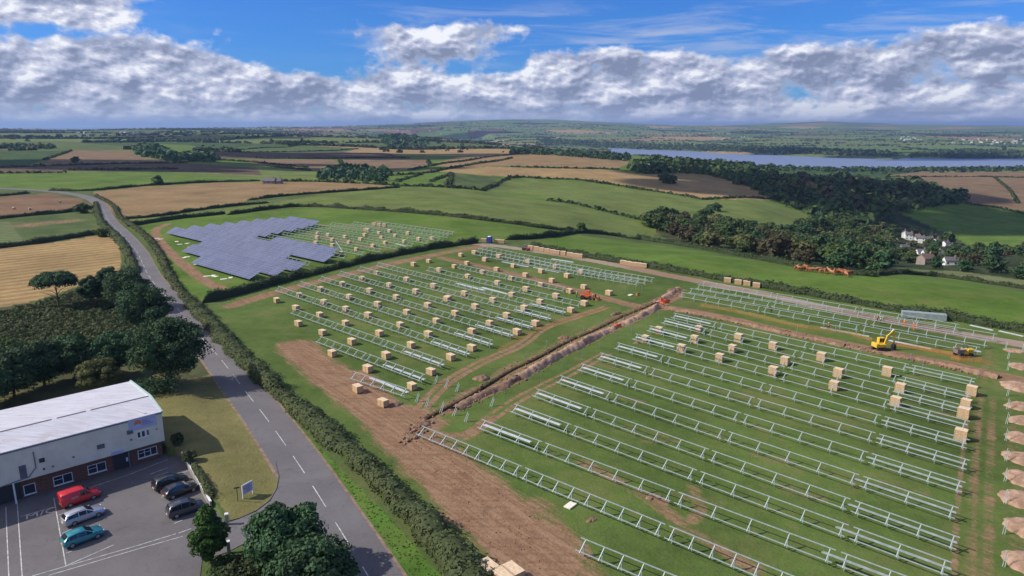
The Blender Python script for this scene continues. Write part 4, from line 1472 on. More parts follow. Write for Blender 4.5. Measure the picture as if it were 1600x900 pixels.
_fr = _p.math('MAXIMUM', _cell(_sp.outputs[0], 1.65, 0.07), _cell(_sp.outputs[1], 1.01, 0.07))
_pos = _p.node('ShaderNodeNewGeometry').outputs['Position']
_oi = _p.node('ShaderNodeObjectInfo').outputs['Random']
_nz = _p.math('ADD', _p.math('MULTIPLY', _p.noise(_pos, 0.12, 4), 0.7), _p.math('MULTIPLY', _oi, 0.4))
_base = _p.mix(_p.mapr(_nz, 0.3, 0.8), (0.078, 0.090, 0.160), (0.112, 0.126, 0.215))
_p.l.new(_p.mix(_fr, _base, (0.30, 0.32, 0.42)), _p.n['Principled BSDF'].inputs['Base Color'])

ORD = ['zeroth', 'first', 'second', 'third', 'fourth', 'fifth', 'sixth', 'seventh', 'eighth', 'ninth', 'tenth', 'eleventh', 'twelfth', 'thirteenth', 'fourteenth', 'fifteenth', 'sixteenth', 'seventeenth', 'eighteenth', 'nineteenth', 'twentieth', 'twenty-first', 'twenty-second', 'twenty-third', 'twenty-fourth', 'twenty-fifth', 'twenty-sixth', 'twenty-seventh', 'twenty-eighth', 'twenty-ninth', 'thirtieth']


def ordn(n):
    return ORD[n] if n < len(ORD) else '%dth' % n


def lifted(px, py, z):
    """ground point under something seen at (px, py) standing z above the ground"""
    p = G(px, py)[0]
    for _ in range(3):
        r = math.hypot(p[0], p[1])
        p = G(px, py + z * F_PX / math.hypot(r, H_CAM) * 0.97)[0]
    return p


Z_LOW, Z_HIGH, D_RAIL = 0.85, 1.78, 1.10        # rails of a mounting frame
_sup = MB()
_sup.bar((0, 0.15, -0.4), (0, 0.15, 1.22), 0.12, 0.09, up=(0, 1, 0))
_sup.bar((0, -D_RAIL / 2 - .12, Z_LOW - .10), (0, D_RAIL / 2 + .12, Z_HIGH - .06), 0.10, 0.12)
_sup.bar((0, 0.12, 0.55), (0, D_RAIL / 2 - .12, Z_HIGH - .28), 0.06)
ME_SUP = _sup.mesh('support', M_STEEL)
_rails = {}


def rail_mesh(L):
    k = round(L, 1)
    if k not in _rails:
        _rails[k] = MB().bar((0, 0, 0), (k, 0, 0), 0.085, 0.11).mesh('rail', M_STEEL)
    return _rails[k]


def axes_at(a, b):
    """matrix with x along a->b on the ground and y horizontal up-slope (north side)"""
    a, b = Vector(a), Vector(b)
    x = (b - a).normalized()
    y = Vector((-x.y, x.x, 0)).normalized()
    z = x.cross(y)
    return Matrix(((x.x, y.x, z.x, a.x), (x.y, y.y, z.y, a.y), (x.z, y.z, z.z, a.z), (0, 0, 0, 1)))


def frame(a, b, step, label, group, rails=2):
    L = (Vector(b) - Vector(a)).length - 0.5
    if L < 2.0:
        return None
    e = empty('mounting_frame')
    e.matrix_world = axes_at(a, b)
    tag(e, label, 'solar mounting frame', group)
    for y, z in ((-D_RAIL / 2, Z_LOW), (D_RAIL / 2, Z_HIGH)):
        r_ = link('rail', rail_mesh(L), None, e)
        r_.location = (0, y, z)
    n = max(2, int(round((L - 1.2) / step)) + 1)
    for i in range(n):
        s_ = link('support', ME_SUP, None, e)
        s_.location = (0.6 + (L - 1.2) * i / (n - 1), 0, 0)
    return e


def gp3(x, y):
    return (float(x), float(y), hz(x, y))


ROWLINES = {}


def frame_rows(key, rows, cuts, step, where, group, dense=()):
    ROWLINES[key] = []
    for ri, (pa, pb) in enumerate(rows):
        a = lifted(pa[0], pa[1], 1.25)
        b = lifted(pb[0], pb[1], 1.25)
        ROWLINES[key].append((np.array(a[:2]), np.array(b[:2])))
        L = float(np.linalg.norm(b[:2] - a[:2]))
        cs = cuts(ri, L)
        ti = 0
        for c0, c1 in zip(cs[:-1], cs[1:]):
            if c1 - c0 < 2:
                continue
            ti += 1
            q0 = a[:2] + (b[:2] - a[:2]) * c0 / L
            q1 = a[:2] + (b[:2] - a[:2]) * c1 / L
            # keep only what stands ahead of the camera near the view
            if q0[1] < 45:
                continue
            frame(gp3(*q0), gp3(*q1), 2.35 if ri in dense else step, 'grey ladder-like mounting frame, %s from left in the %s row %s' % (ordn(ti), ordn(ri + 1), where), group)


C_L = [(903, 850), (655, 672), (750, 662), (800, 637), (835, 613), (872, 592), (905, 573), (935, 556), (962, 540), (990, 526), (1012, 513), (1035, 501), (1050, 493)]
C_R = [(1130, 945), (1400, 982), (1480, 940), (1490, 895), (1503, 855), (1500, 807), (1510, 766), (1518, 731), (1517, 698), (1517, 668), (1520, 646), (1521, 624), (1526, 600)]
C_ROWS = list(zip(C_L, C_R))


def cuts_c(ri, L):
    if ri == 0:
        return [0, 20.5, 30]
    if ri == 1:
        return [0, 20.4, 41.7, 60.5, L]
    return [0, 12.4, 33.5, 52.6, L]


frame_rows('C', C_ROWS, cuts_c, 3.95, 'of the lower right field', 'mounting frames in the lower right field', dense=(0, 1))
A_ROWS = [((550, 586), (638, 615)), ((497, 530), (664, 592)), ((457, 486), (694, 569)), ((433, 451), (734, 552)), ((468, 443), (770, 537)), ((500, 435), (802, 523)), ((530, 427), (833, 510)),
          ((561, 419.5), (861, 497)), ((589, 413), (884, 487)), ((668, 420), (909, 476)), ((716, 416), (884, 453))]


def cuts_21(ri, L):
    n = max(1, int(round(L / 21.1)))
    return [L * i / n for i in range(n + 1)]


frame_rows('A', A_ROWS, cuts_21, 2.7, 'of the crate field', 'mounting frames in the crate field')
B_ROWS = [((740, 395), (999, 443)), ((745, 390.5), (1012, 441)), ((752, 386.5), (1023, 438))]
frame_rows('B', B_ROWS, cuts_21, 2.6, 'beside the gravel track', 'mounting frames beside the gravel track')
D_ROWS = [((1062, 460), (1533, 550)), ((1076, 454), (1547, 539)), ((1088, 448), (1560, 529)), ((1096, 443), (1500, 513))]
frame_rows('D', D_ROWS, cuts_21, 3.9, 'above the cross trench', 'mounting frames above the cross trench')

# --- panel field at the far left
P_POLY = np.array(GW(dens([(258, 363), (268, 357), (285, 347), (312, 341), (355, 336), (400, 342), (497, 354), (470, 363), (400, 377), (388, 384), (425, 382), (442, 382), (480, 390), (520, 400), (532, 407), (495, 417), (480, 424), (450, 430), (440, 433), (403, 441), (350, 428), (306, 414), (318, 404), (292, 396), (312, 388), (336, 384), (300, 375), (270, 368)], 8)))[:, :2]
P_HOLE = np.array([lifted(a, b, 1.4)[:2] for a, b in [(448, 405), (462, 397), (500, 406), (485, 416)]])
F_POLY = np.array(GW(dens([(388, 384), (400, 377), (470, 363), (497, 354), (560, 352), (606, 350), (660, 356), (716, 367), (700, 377), (640, 390), (565, 402), (532, 408), (520, 400), (442, 382), (425, 382)], 8)))[:, :2]
o0 = np.array(lifted(307, 413, 0.9)[:2])
o1 = np.array(lifted(402, 440, 0.9)[:2])
ed = (o1 - o0) / np.linalg.norm(o1 - o0)
nd = np.array([-ed[1], ed[0]])
TILT = R(24)
MODW = 1.65
ME_MOD = MB().box(0.01, MODW - 0.01, 0.01, 5.04, -0.02, 0.02).mesh('solar_panel', M_PANEL)
prow = 0
for k in range(0, 17):
    base = o0 + nd * 7.6 * k
    ss = np.arange(-80, 260, MODW)
    ctr = base[None] + ed[None] * (ss + MODW / 2)[:, None] + nd[None] * 2.2
    inP = in_poly(ctr[:, 0], ctr[:, 1], P_POLY) & ~in_poly(ctr[:, 0], ctr[:, 1], P_HOLE)
    inF = (in_poly(ctr[:, 0], ctr[:, 1], F_POLY) | in_poly(ctr[:, 0], ctr[:, 1], P_HOLE)) & ~inP
    row_started = False
    ti = 0
    i = 0
    while i < len(ss):
        if not inP[i]:
            i += 1
            continue
        j = i
        while j < len(ss) and inP[j] and j - i < 12:
            j += 1
        if j - i >= 2:
            if not row_started:
                prow += 1
                row_started = True
            ti += 1
            q0 = base + ed * ss[i]
            q1 = base + ed * (ss[j - 1] + MODW)
            e = empty('solar_table')
            e.matrix_world = axes_at(gp3(*q0), gp3(*q1))
            tag(e, 'tilted blue solar panel table, %s from left in the %s row from the front' % (ordn(ti), ordn(prow)), 'solar table', 'tables of blue solar panels')
            L = (j - i) * MODW
            for y, z in ((0.95, 1.12), (3.6, 2.30)):
                r_ = link('rail', rail_mesh(L), None, e)
                r_.location = (0, y, z)
            for x in np.linspace(0.6, L - 0.6, max(2, int(L / 4) + 1)):
                s_ = link('support', ME_SUP, None, e)
                s_.location = (x, 2.3, 0.55)
            for c in range(j - i):
                for rr_ in range(1):
                    mo = link('solar_panel', ME_MOD, None, e)
                    mo.location = (c * MODW, rr_ * 1.66 * math.cos(TILT), 0.86 + rr_ * 1.66 * math.sin(TILT))
                    mo.rotation_euler = (TILT, 0, 0)
        i = j
    i = 0
    ti = 0
    while i < len(ss):
        if not inF[i]:
            i += 1
            continue
        j = i
        while j < len(ss) and inF[j] and j - i < 12:
            j += 1
        if j - i >= 3:
            ti += 1
            q0 = base + ed * ss[i] + nd * 1.5
            q1 = base + ed * (ss[j - 1] + MODW) + nd * 1.5
            frame(gp3(*q0), gp3(*q1), 2.9, 'bare frame, %s from left in the %s row right of the blue panels' % (ordn(ti), ordn(k + 1)), 'bare frames beside the blue panels')
        i = j

# --- crates
def crate_proto(L, W, H):
    e = empty('crate')
    b = MB().box(-L / 2, L / 2, -W / 2, W / 2, 0.12, H)
    for x in (-L / 2, 0, L / 2):
        for y in (-W / 2, W / 2):
            b.box(x - 0.05, x + 0.05, y - 0.02 - (0.012 if y < 0 else 0), y + 0.02 + (0.012 if y > 0 else 0), 0.15, H - 0.02)
    b.build('crate_box', M_WOOD, e)
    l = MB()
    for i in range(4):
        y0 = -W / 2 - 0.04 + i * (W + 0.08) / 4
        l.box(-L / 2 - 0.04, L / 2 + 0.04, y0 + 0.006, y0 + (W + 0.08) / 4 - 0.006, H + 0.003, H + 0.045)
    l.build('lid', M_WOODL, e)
    p = MB()
    for y in (-W / 2 + 0.07, 0, W / 2 - 0.07):
        p.box(-L / 2, L / 2, y - 0.06, y + 0.06, 0.0, 0.10)
    p.build('pallet_base', M_WOODD, e)
    return e


A_ANG = -46.0
C_STD = crate_proto(1.72, 1.12, 1.22)
C_TALL = crate_proto(1.45, 1.12, 1.62)
_used = set()


def put_crate(proto, x, y, z, rz, label, group, s=1.0):
    o = proto if proto.name not in _used else copy_tree(proto)
    _used.add(proto.name)
    o.location = (x, y, z)
    o.rotation_euler = (0, 0, R(rz))
    o.scale = (s, s, s)
    return tag(o, label, 'crate', group)


z3 = [(118, 250), (225, 292), (240, 380), (375, 430), (430, 548), (573, 747), (715, 825), (540, 482), (630, 635), (878, 732), (360, 332), (505, 378), (733, 560), (985, 650), (245, 220), (383, 260), (507, 297), (632, 333), (695, 435), (873, 500), (365, 187), (525, 230), (685, 272), (812, 388), (970, 440),
      (487, 157), (640, 195), (790, 232), (850, 317), (1015, 365), (597, 127), (750, 163), (900, 200), (967, 278), (680, 96), (848, 132), (1000, 168), (1073, 242), (887, 47), (972, 28), (1030, 78)]
z4 = [(90, 170), (183, 152), (355, 180), (257, 203), (133, 228), (45, 250), (555, 217), (745, 253), (455, 245), (338, 270), (240, 290), (138, 318), (922, 288), (827, 315), (648, 283), (538, 310), (440, 333), (345, 365), (115, 437), (722, 348), (645, 377), (542, 408), (443, 445), (312, 483), (190, 530), (50, 575), (845, 422), (750, 455), (640, 495),
      (530, 540), (408, 590), (290, 643), (165, 700), (20, 880), (165, 815), (943, 392), (1118, 435), (947, 507), (853, 553), (608, 645), (480, 705), (0, 470)]
PA = [(400 + a / 3.6, 400 + b / 3.6) for a, b in z3] + [(700 + a / 4.444, 360 + b / 4.444) for a, b in z4]
z5 = [(412, 515), (132, 525), (38, 583), (383, 585), (692, 578), (290, 652), (650, 650), (560, 715), (933, 633), (1018, 738), (935, 810), (1272, 712)]
z6 = [(38, 640), (335, 632), (10, 715), (415, 732), (387, 815), (850, 750), (817, 828), (800, 888)]
PC = [(1000 + a / 4.5, 400 + b / 4.5) for a, b in z5] + [(1300 + a / 3.913, 420 + b / 3.913) for a, b in z6] + [(1500, 681)]
zE = [(430, 185), (448, 187), (78, 210), (155, 222), (75, 242), (187, 258), (280, 237), (425, 222), (395, 255), (308, 277), (530, 207), (607, 193), (650, 227), (742, 210), (548, 240), (575, 280), (485, 303), (187, 298), (65, 280), (80, 322), (363, 328), (250, 358), (715, 270), (822, 253), (918, 245)]
PE = [(480 + a / 4.706, 320 + b / 4.706) for a, b in zE] + [(429, 377), (445, 380), (420, 385)]


def crates_of(px, proto, zc, where, group, jit, seed):
    W_ = np.array([lifted(a, b, zc)[:2] for a, b in px])
    d = np.array([math.cos(R(A_ANG)), math.sin(R(A_ANG))])
    n = np.array([-d[1], d[0]])
    pr, al = W_ @ n, W_ @ d
    order = np.argsort(pr)
    # split into lanes between the frame rows
    lanes = []
    for i in order:
        if lanes and pr[i] - np.mean([pr[j] for j in lanes[-1]]) < 4.2:
            lanes[-1].append(i)
        else:
            lanes.append([i])
    rs_ = random.Random(seed)
    for li, lane in enumerate(lanes):
        lane.sort(key=lambda i: al[i])
        for ci_, i in enumerate(lane):
            x, y = W_[i]
            put_crate(proto, x, y, hz(x, y), A_ANG + rs_.uniform(-jit, jit), 'pale crate, %s from left in the %s line %s' % (ordn(ci_ + 1), ordn(li + 1), where), group, rs_.uniform(0.94, 1.06))


crates_of(PA, C_STD, 0.6, 'of the crate field', 'crates standing between the frame rows', 7, 1)
crates_of(PC, C_TALL, 0.8, 'in the lower right field', 'crates in the lower right field', 7, 2)
crates_of(PE, C_STD, 0.6, 'beside the blue panels', 'crates beside the blue panels', 12, 3)

# stacks and rows of crates along the track
def line_crates(pts, rz, where, group, dz=0.0, proto=None):
    for i, (a, b) in enumerate(pts):
        p = lifted(a, b, 0.6 + dz)
        put_crate(proto or C_STD, p[0], p[1], p[2] + dz, rz, 'pale crate, %s from left %s' % (ordn(i + 1), where), group, 1.12)


line_crates([(584.5, 351), (592.5, 351.5), (600.5, 352.5)], -20, 'of three in front of the far green field', 'three crates at the top of the panel field')
line_crates([(829, 387), (838, 388.5), (846, 390.5), (854.5, 392), (863, 393.5), (870.5, 395), (880, 396), (890, 398), (898, 399.5), (906, 400.5)], -22, 'in the long line of crates by the track hedge', 'long line of crates by the track hedge')
line_crates([(973.5, 410.5), (981, 412), (989, 413.5), (997.5, 414.5), (1006, 415.5)], -22, 'in the short line of crates by the track hedge', 'short line of crates by the track hedge')
line_crates([(1136.5, 438.5), (1153, 441.5), (1166.5, 443.5), (1181.5, 446.5)], -22, 'of four spaced crates by the track hedge', 'four spaced crates by the track hedge')
line_crates([(777, 377), (784, 378)], -10, 'of two beside the blue cabin', 'crates beside the blue cabin')
line_crates([(756, 376)], -10, 'of the track entrance, standing alone by the dark hedge end', 'crates beside the blue cabin')
for i, (a, b) in enumerate([(763, 886), (786, 899), (801, 892)]):
    p = lifted(a, b, 1.2)
    put_crate(C_STD, p[0], p[1], p[2], -52, ('left', 'middle', 'right')[i] + ' crate of the three cut by the bottom border of the picture', 'three nearest crates', 1.25)

# flat packing boards and opened lids on the grass
ME_BOARD = MB().box(-0.95, 0.95, -0.6, 0.6, 0.02, 0.14).mesh('packing_board', M_CARD, bevel=0.01)
bd = [(220 + a / 4.706, 320 + b / 4.706) for a, b in [(120, 248), (148, 254), (265, 272), (287, 292), (343, 285), (362, 313), (340, 385), (322, 390), (200, 462), (485, 527), (530, 522), (548, 528), (610, 548), (660, 538), (412, 440)]]
W_ = GW(bd)
for i, p in enumerate(W_):
    o = link('packing_board', ME_BOARD)
    o.location = tuple(p)
    o.rotation_euler = (0, 0, i * 1.1)
    tag(o, 'cream packing board lying on the grass in front of the panels, %s from left' % ordn(int(np.argsort(np.argsort([q[0] for q in bd]))[i]) + 1), 'packing board', 'packing boards on the grass by the panels')
for a, b, lb in [(891, 791, 'small pale board lying below the second row of the lower right field'), (985, 461.5, 'pale board on the grass left of the orange netting')]:
    o = link('packing_board', ME_BOARD)
    o.location = tuple(G(a, b)[0])
    o.scale = (0.8, 0.8, 1.5)
    o.rotation_euler = (0, 0, 0.9)
    tag(o, lb, 'packing board')

# loose rails
_bun = {}


def bundle_mesh(L, n, m):
    k = (round(L), n, m.name)
    if k not in _bun:
        b = MB()
        for i in range(n):
            b.bar((0 + 0.12 * (i % 3), i * 0.16, 0.07), (L - 0.1 * (i % 2), i * 0.16, 0.07), 0.11, 0.13)
        _bun[k] = b.mesh('rail_bundle', m)
    return _bun[k]


def bundle(pa, pb, n, z, label, group=None, m=None):
    a, b = lifted(pa[0], pa[1], z + .1), lifted(pb[0], pb[1], z + .1)
    L = float(np.linalg.norm(b[:2] - a[:2]))
    o = link('rail_bundle', bundle_mesh(L, n, m or M_STEELB))
    M = axes_at(a, b)
    o.matrix_world = Matrix.Translation((0, 0, z)) @ M
    return tag(o, label, 'rail bundle', group)


for (pa, pb, n, lb) in [
        ((784, 409), (825, 417), 5, 'white bundle of rails lying right of a crate near the top of the crate field'), ((833, 418), (872, 426), 5, 'white bundle of rails lying in line with the one left of it, crate field'),
        ((861, 404.5), (895, 410), 6, 'white stack of rails on the edge of the gravel track'), ((713, 443), (757, 454), 5, 'left white bundle of two lying across a row in the crate field'), ((752, 449), (790, 459), 5, 'right white bundle of two lying across a row in the crate field'),
        ((1281, 512), (1357, 526), 5, 'long pale rail bundle left of the yellow excavator'), ((1388, 532), (1454, 545.5), 5, 'long pale rail bundle right of the yellow excavator'), ((1489, 543), (1533, 550), 4, 'rail bundle beside the yellow dumper'),
        ((1515, 508), (1550, 516), 4, 'left rail stack lying on the track below the hedge at the right'), ((1560, 517), (1600, 526), 4, 'right rail stack lying on the track below the hedge at the border'),
        ((577, 590), (636, 614), 4, 'bright rails lying across the shortest frame near the muddy corner'), ((536, 393), (524, 375), 2, 'bright rail leaning between crates right of the panels'), ((500, 386), (514, 400), 2, 'bright diagonal rail next to the panels'), ((618, 381), (634, 385), 4, 'small white rail bundle near the end of the dark hedge')]:
    bundle(pa, pb, n, 0.02, lb)
# rails stored on the frames at the row ends
for ri in range(2, 13):
    for side in (0, 1):
        (pa, pb) = C_ROWS[ri]
        f0, f1 = ((0.012, 0.15) if side == 0 else (0.79, 0.985))
        if ri > 10 and side == 0:
            f0, f1 = 0.01, 0.2
        qa = (pa[0] + (pb[0] - pa[0]) * f0, pa[1] + (pb[1] - pa[1]) * f0)
        qb = (pa[0] + (pb[0] - pa[0]) * f1, pa[1] + (pb[1] - pa[1]) * f1)
        a, b = ROWLINES['C'][ri]
        g0, g1 = ((0.01, 0.16) if side == 0 else (0.81, 0.995))
        p0, p1 = a + (b - a) * g0, a + (b - a) * g1
        M = axes_at(gp3(*p0), gp3(*p1))
        o = link('rail_bundle', bundle_mesh(float(np.linalg.norm(p1 - p0)), 3 if side == 0 else 2, M_STEELB if side == 0 else M_STEEL))
        o.matrix_world = Matrix.Translation((0, 0, 1.22)) @ M
        tag(o, 'loose rails stored on the %s end of the %s row in the lower right field' % (('left', 'right')[side], ordn(ri + 1)), 'rail bundle', 'loose rails stored on the frames')
for ri in range(1, 9):
    a, b = ROWLINES['A'][ri]
    p0, p1 = a + (b - a) * (1 - 12.5 / np.linalg.norm(b - a)), b
    o = link('rail_bundle', bundle_mesh(12.3, 3, M_STEELB))
    o.matrix_world = Matrix.Translation((0, 0, 0.95)) @ axes_at(gp3(*p0), gp3(*p1))
    tag(o, 'bright loose rails stored on the right end of the %s row in the crate field' % ordn(ri + 1), 'rail bundle', 'bright rails at the row ends of the crate field')

# free-standing posts
ME_POST = MB().bar((0, 0, -0.3), (0, 0, 1.9), 0.09, 0.06, up=(0, 1, 0)).mesh('ground_post', M_STEEL)
_b2 = MB()
_b2.bar((0, -0.45, -0.2), (0.15, 0.35, 1.5), 0.10, 0.08)
_b2.bar((0.35, -0.35, -0.2), (0.45, 0.25, 1.3), 0.10, 0.08)
_b2.bar((0.1, -0.1, 0.75), (0.5, 0.0, 0.75), 0.07, 0.07)
ME_PAIR = _b2.mesh('support_trestle', M_STEEL)
tr = [(400 + a / 3.6, 400 + b / 3.6 + 4) for a, b in [(1010, 700), (1070, 720), (1130, 745), (905, 803), (960, 830), (1045, 855), (1115, 880)]] + [(600 + a / 2.5, 540 + b / 2.5 + 4) for a, b in [(320, 285), (420, 225)]]
for i, p in enumerate(GW(tr)):
    o = link('support_trestle', ME_PAIR)
    o.location = tuple(p)
    o.rotation_euler = (0, 0, R(-46))
    tag(o, 'leaning pair of short grey supports near the muddy trench end, %s from left' % ordn(1 + sorted(tr).index(tr[i])), 'support trestle', 'uninstalled supports by the trench end')
tr = [(1280 + a / 3.4625, 640 + b / 3.4625 + 4) for a, b in [(1010, 60), (1005, 150), (1005, 260), (1000, 370), (1000, 490), (993, 655), (993, 830)]] + [(1300 + a / 3.913, 420 + b / 3.913 + 5) for a, b in [(1057, 475), (1072, 530), (1070, 600), (1068, 755), (1068, 835), (1160, 490)]]
for i, p in enumerate(GW(tr)):
    o = link('support_trestle', ME_PAIR)
    o.location = tuple(p)
    o.rotation_euler = (0, 0, R(-46))
    o.scale = (0.6, 0.6, 1.2)
    tag(o, 'grey support standing beside the soil heaps at the right border, %s from the bottom' % ordn(1 + sorted(tr, key=lambda q: -q[1]).index(tr[i])), 'support trestle', 'uninstalled supports beside the soil heaps')
po = [(820 + a / 6, 490 + b / 6 + 6) for a, b in [(1255, 15), (1130, 70), (1000, 130), (855, 210), (700, 290), (535, 400), (350, 490), (150, 620), (205, 290), (545, 140), (700, 70), (15, 400)]] + [(700 + a / 4.444, 360 + b / 4.444 + 5) for a, b in [(890, 350), (685, 810), (1275, 690), (1230, 410), (1300, 410), (1345, 400)]]
po += [(1305, 520), (1338, 524), (1372, 549), (1345, 556), (1422, 566), (1441, 578), (1528, 590), (1245, 520)]
po.sort(key=lambda q: q[0])
for i, p in enumerate(GW(po)):
    o = link('ground_post', ME_POST)
    o.location = tuple(p)
    tag(o, 'thin grey post standing alone near the trenches, %s from left' % ordn(i + 1), 'post', 'free-standing posts near the trenches')

# steel stacks by the hedge
for a, b, L, lb in [(1424, 497, 2.2, 'smaller grey steel stack by the hedge above the excavator'), (1458, 500, 2.6, 'larger ribbed grey steel stack by the hedge')]:
    e = empty('steel_stack')
    p = G(a, b)[0]
    e.location = tuple(p)
    e.rotation_euler = (0, 0, R(-20))
    tag(e, lb, 'steel stack')
    m1 = MB()
    for k in range(6):
        for q in range(4):
            m1.box(-L, L, -0.9 + q * 0.46, -0.9 + q * 0.46 + 0.40, 0.2 + k * 0.25, 0.2 + k * 0.25 + 0.19)
    m1.build('steel_sections', M_STEEL, e)
    m2 = MB()
    for x in (-L * .7, 0, L * .7):
        m2.box(x - .08, x + .08, -1.0, 1.0, 0, 0.195)
    m2.build('timber_bearer', M_WOODD, e)

# --- soil: heaps and ridges
M_SOIL = mat('bare soil', (0.27, 0.165, 0.105), 0.95, 0, 0.2, 0.9, (0.17, 0.10, 0.062), bump=0.8)
M_SOILP = mat('pinkish subsoil', (0.42, 0.27, 0.185), 0.95, 0, 0.14, 0.8, (0.27, 0.165, 0.105), bump=0.8)


def heap(px, py, rx, ry, hh, rz, m, label, group=None, seed=0, name='soil_heap', cat='soil heap', p=None, irr=1.0):
    rs_ = np.random.default_rng(seed)
    p = G(px, py)[0] if p is None else p
    n, k = 34, 9
    ph = rs_.uniform(0, 6.28, 6)
    V, F = [], []
    for j in range(k + 1):
        t = j / k
        for i in range(n):
            a = 2 * math.pi * i / n
            rr = 1 + irr * 0.16 * math.sin(2 * a + ph[0]) + irr * 0.13 * math.sin(3 * a + ph[1]) + irr * 0.09 * math.sin(6 * a + ph[2]) + 0.05 * math.sin(11 * a + ph[5])
            z = hh * (1 - t ** 2.2) * (1 + 0.12 * math.sin(4 * a + ph[3]) * t) + rs_.normal() * hh * 0.05 + 0.10 * hh * math.sin(5 * a + 7 * t + ph[4]) * t * (1 - t) * 3
            if j == k:
                z = -0.15
            V.append((rx * t * rr * math.cos(a), ry * t * rr * math.sin(a), z))
    for j in range(k):
        for i in range(n):
            F.append((j * n + i, (j + 1) * n + i, (j + 1) * n + (i + 1) % n, j * n + (i + 1) % n))
    me = np_mesh(name, V, np.array(F), m, True)
    o = link(name, me)
    o.location = tuple(p)
    o.rotation_euler = (0, 0, rz)
    return tag(o, label, cat, group)


hp = [(1583, 548, 2.0, 1.0, .4), (1594, 573, 2.2, 1.4, .6), (1593, 605, 3.0, 2.0, .8), (1598, 636, 2.6, 1.5, .7), (1602, 658, 2.5, 1.4, .7), (1597, 686, 2.3, 1.6, .75), (1596, 717, 2.5, 1.5, .7), (1600, 750, 2.3, 1.7, .8), (1598, 783, 2.2, 2.0, .85), (1604, 828, 2.2, 1.8, .85), (1612, 884, 2.3, 2.0, .85)]
for i, (a, b, rx, ry, hh) in enumerate(hp):
    heap(a + 2, b, rx * 1.12, ry * 1.6, hh * 0.85, 0.3 * (i % 3) - .3, M_SOILP, 'pinkish mound of dug soil at the right border, %s from the top' % ordn(i + 1), 'soil mounds along the right border', 50 + i, irr=0.4)
for i, (a, b, rx, ry, hh, lb) in enumerate([(753, 592, 1.9, 1.1, .7, 'dark lump of spoil left of the trench middle'), (646, 683, 1.3, .9, .5, 'earth lump at the lower end of the trench'), (660, 664, 2.0, 1.0, .5, 'low spoil pile where the trench starts by the muddy corner'), (618, 633, 1.3, .8, .5, 'earth pile touching the right side of a corner crate'),
                                            (881, 528, 1.6, .8, .6, 'small spoil pile on the upper side of the trench, left of the orange marker'), (962, 491, 1.8, .8, .6, 'small spoil pile on the upper side of the trench near its top'), (1032, 470, 2.2, 1.2, .9, 'spoil pile beside the orange netting'), (1053, 455, 2.2, 1.1, .9, 'spoil pile near the top end of the trench'),
                                            (924, 813, .7, .5, .25, 'little earth pile between the two nearest frame rows'), (1022, 777, 1.2, .7, .35, 'round earth patch under the third row'), (1000, 535, 1.6, 1.0, .3, 'flat earth pile at the left end of a row in the lower right field')]):
    heap(a, b, rx, ry, hh, 0.6, M_SOIL, lb, None, 80 + i)


def ridge(px, width, hh, m, label, seed, name='spoil_bank'):
    l = resample(smooth_line(GW(px)[:, :2], 1), 0.45)
    rs_ = np.random.default_rng(seed)
    n = len(l)
    nz = np.convolve(rs_.normal(size=n + 8), np.ones(9) / 9, 'valid') * 2.2
    nz2 = np.convolve(rs_.normal(size=n + 22), np.ones(23) / 23, 'valid') * 3.4
    V = []
    z0 = h(l[:, 0], l[:, 1])
    K = 9
    for k in range(K):
        t = -1 + 2 * k / (K - 1)
        wv = width / 2 * np.clip(1 + 0.35 * nz * (1 if k % 2 else 0.6), 0.4, 1.8)
        o = offset_line(l, 1.0) - l
        q = l + o * (wv * t)[:, None]
        z = z0 - 0.1 + hh * (math.cos(t * math.pi / 2) ** 1.1) * np.clip(1 + 0.35 * nz2, 0.3, 1.6) + rs_.normal(size=n) * hh * 0.10 * (abs(t) < 0.95)
        V.append(np.concatenate([q, z[:, None]], 1))
    V = np.concatenate(V)
    F = np.array([[j * n + i, j * n + i + 1, (j + 1) * n + i + 1, (j + 1) * n + i] for j in range(K - 1) for i in range(n - 1)])
    return tag(link(name, np_mesh(name, V, F, m, True)), label, 'spoil bank')


ridge([(712, 641), (736, 624), (776, 609), (808, 592)], 2.4, 0.8, M_SOIL, 'lower brown spoil bank right of the long trench', 1)
ridge([(808, 592), (857, 564), (902, 541), (947, 518), (992, 498), (1026, 481)], 2.6, 1.0, M_SOILP, 'long pale spoil bank along the right side of the trench', 2)
ridge([(1026, 474), (1045, 461), (1060, 452)], 2.2, 0.8, M_SOILP, 'short spoil bank at the top end of the trench', 3)
ridge([(1040, 482), (1090, 491), (1150, 503), (1200, 515), (1260, 528), (1320, 541)], 1.8, 0.55, M_SOIL, 'reddish spoil bank along the cross trench, left half', 4)
ridge([(1320, 541), (1400, 556), (1480, 572), (1560, 591)], 1.9, 0.6, M_SOIL, 'reddish spoil bank along the cross trench, right half below the excavator', 5)

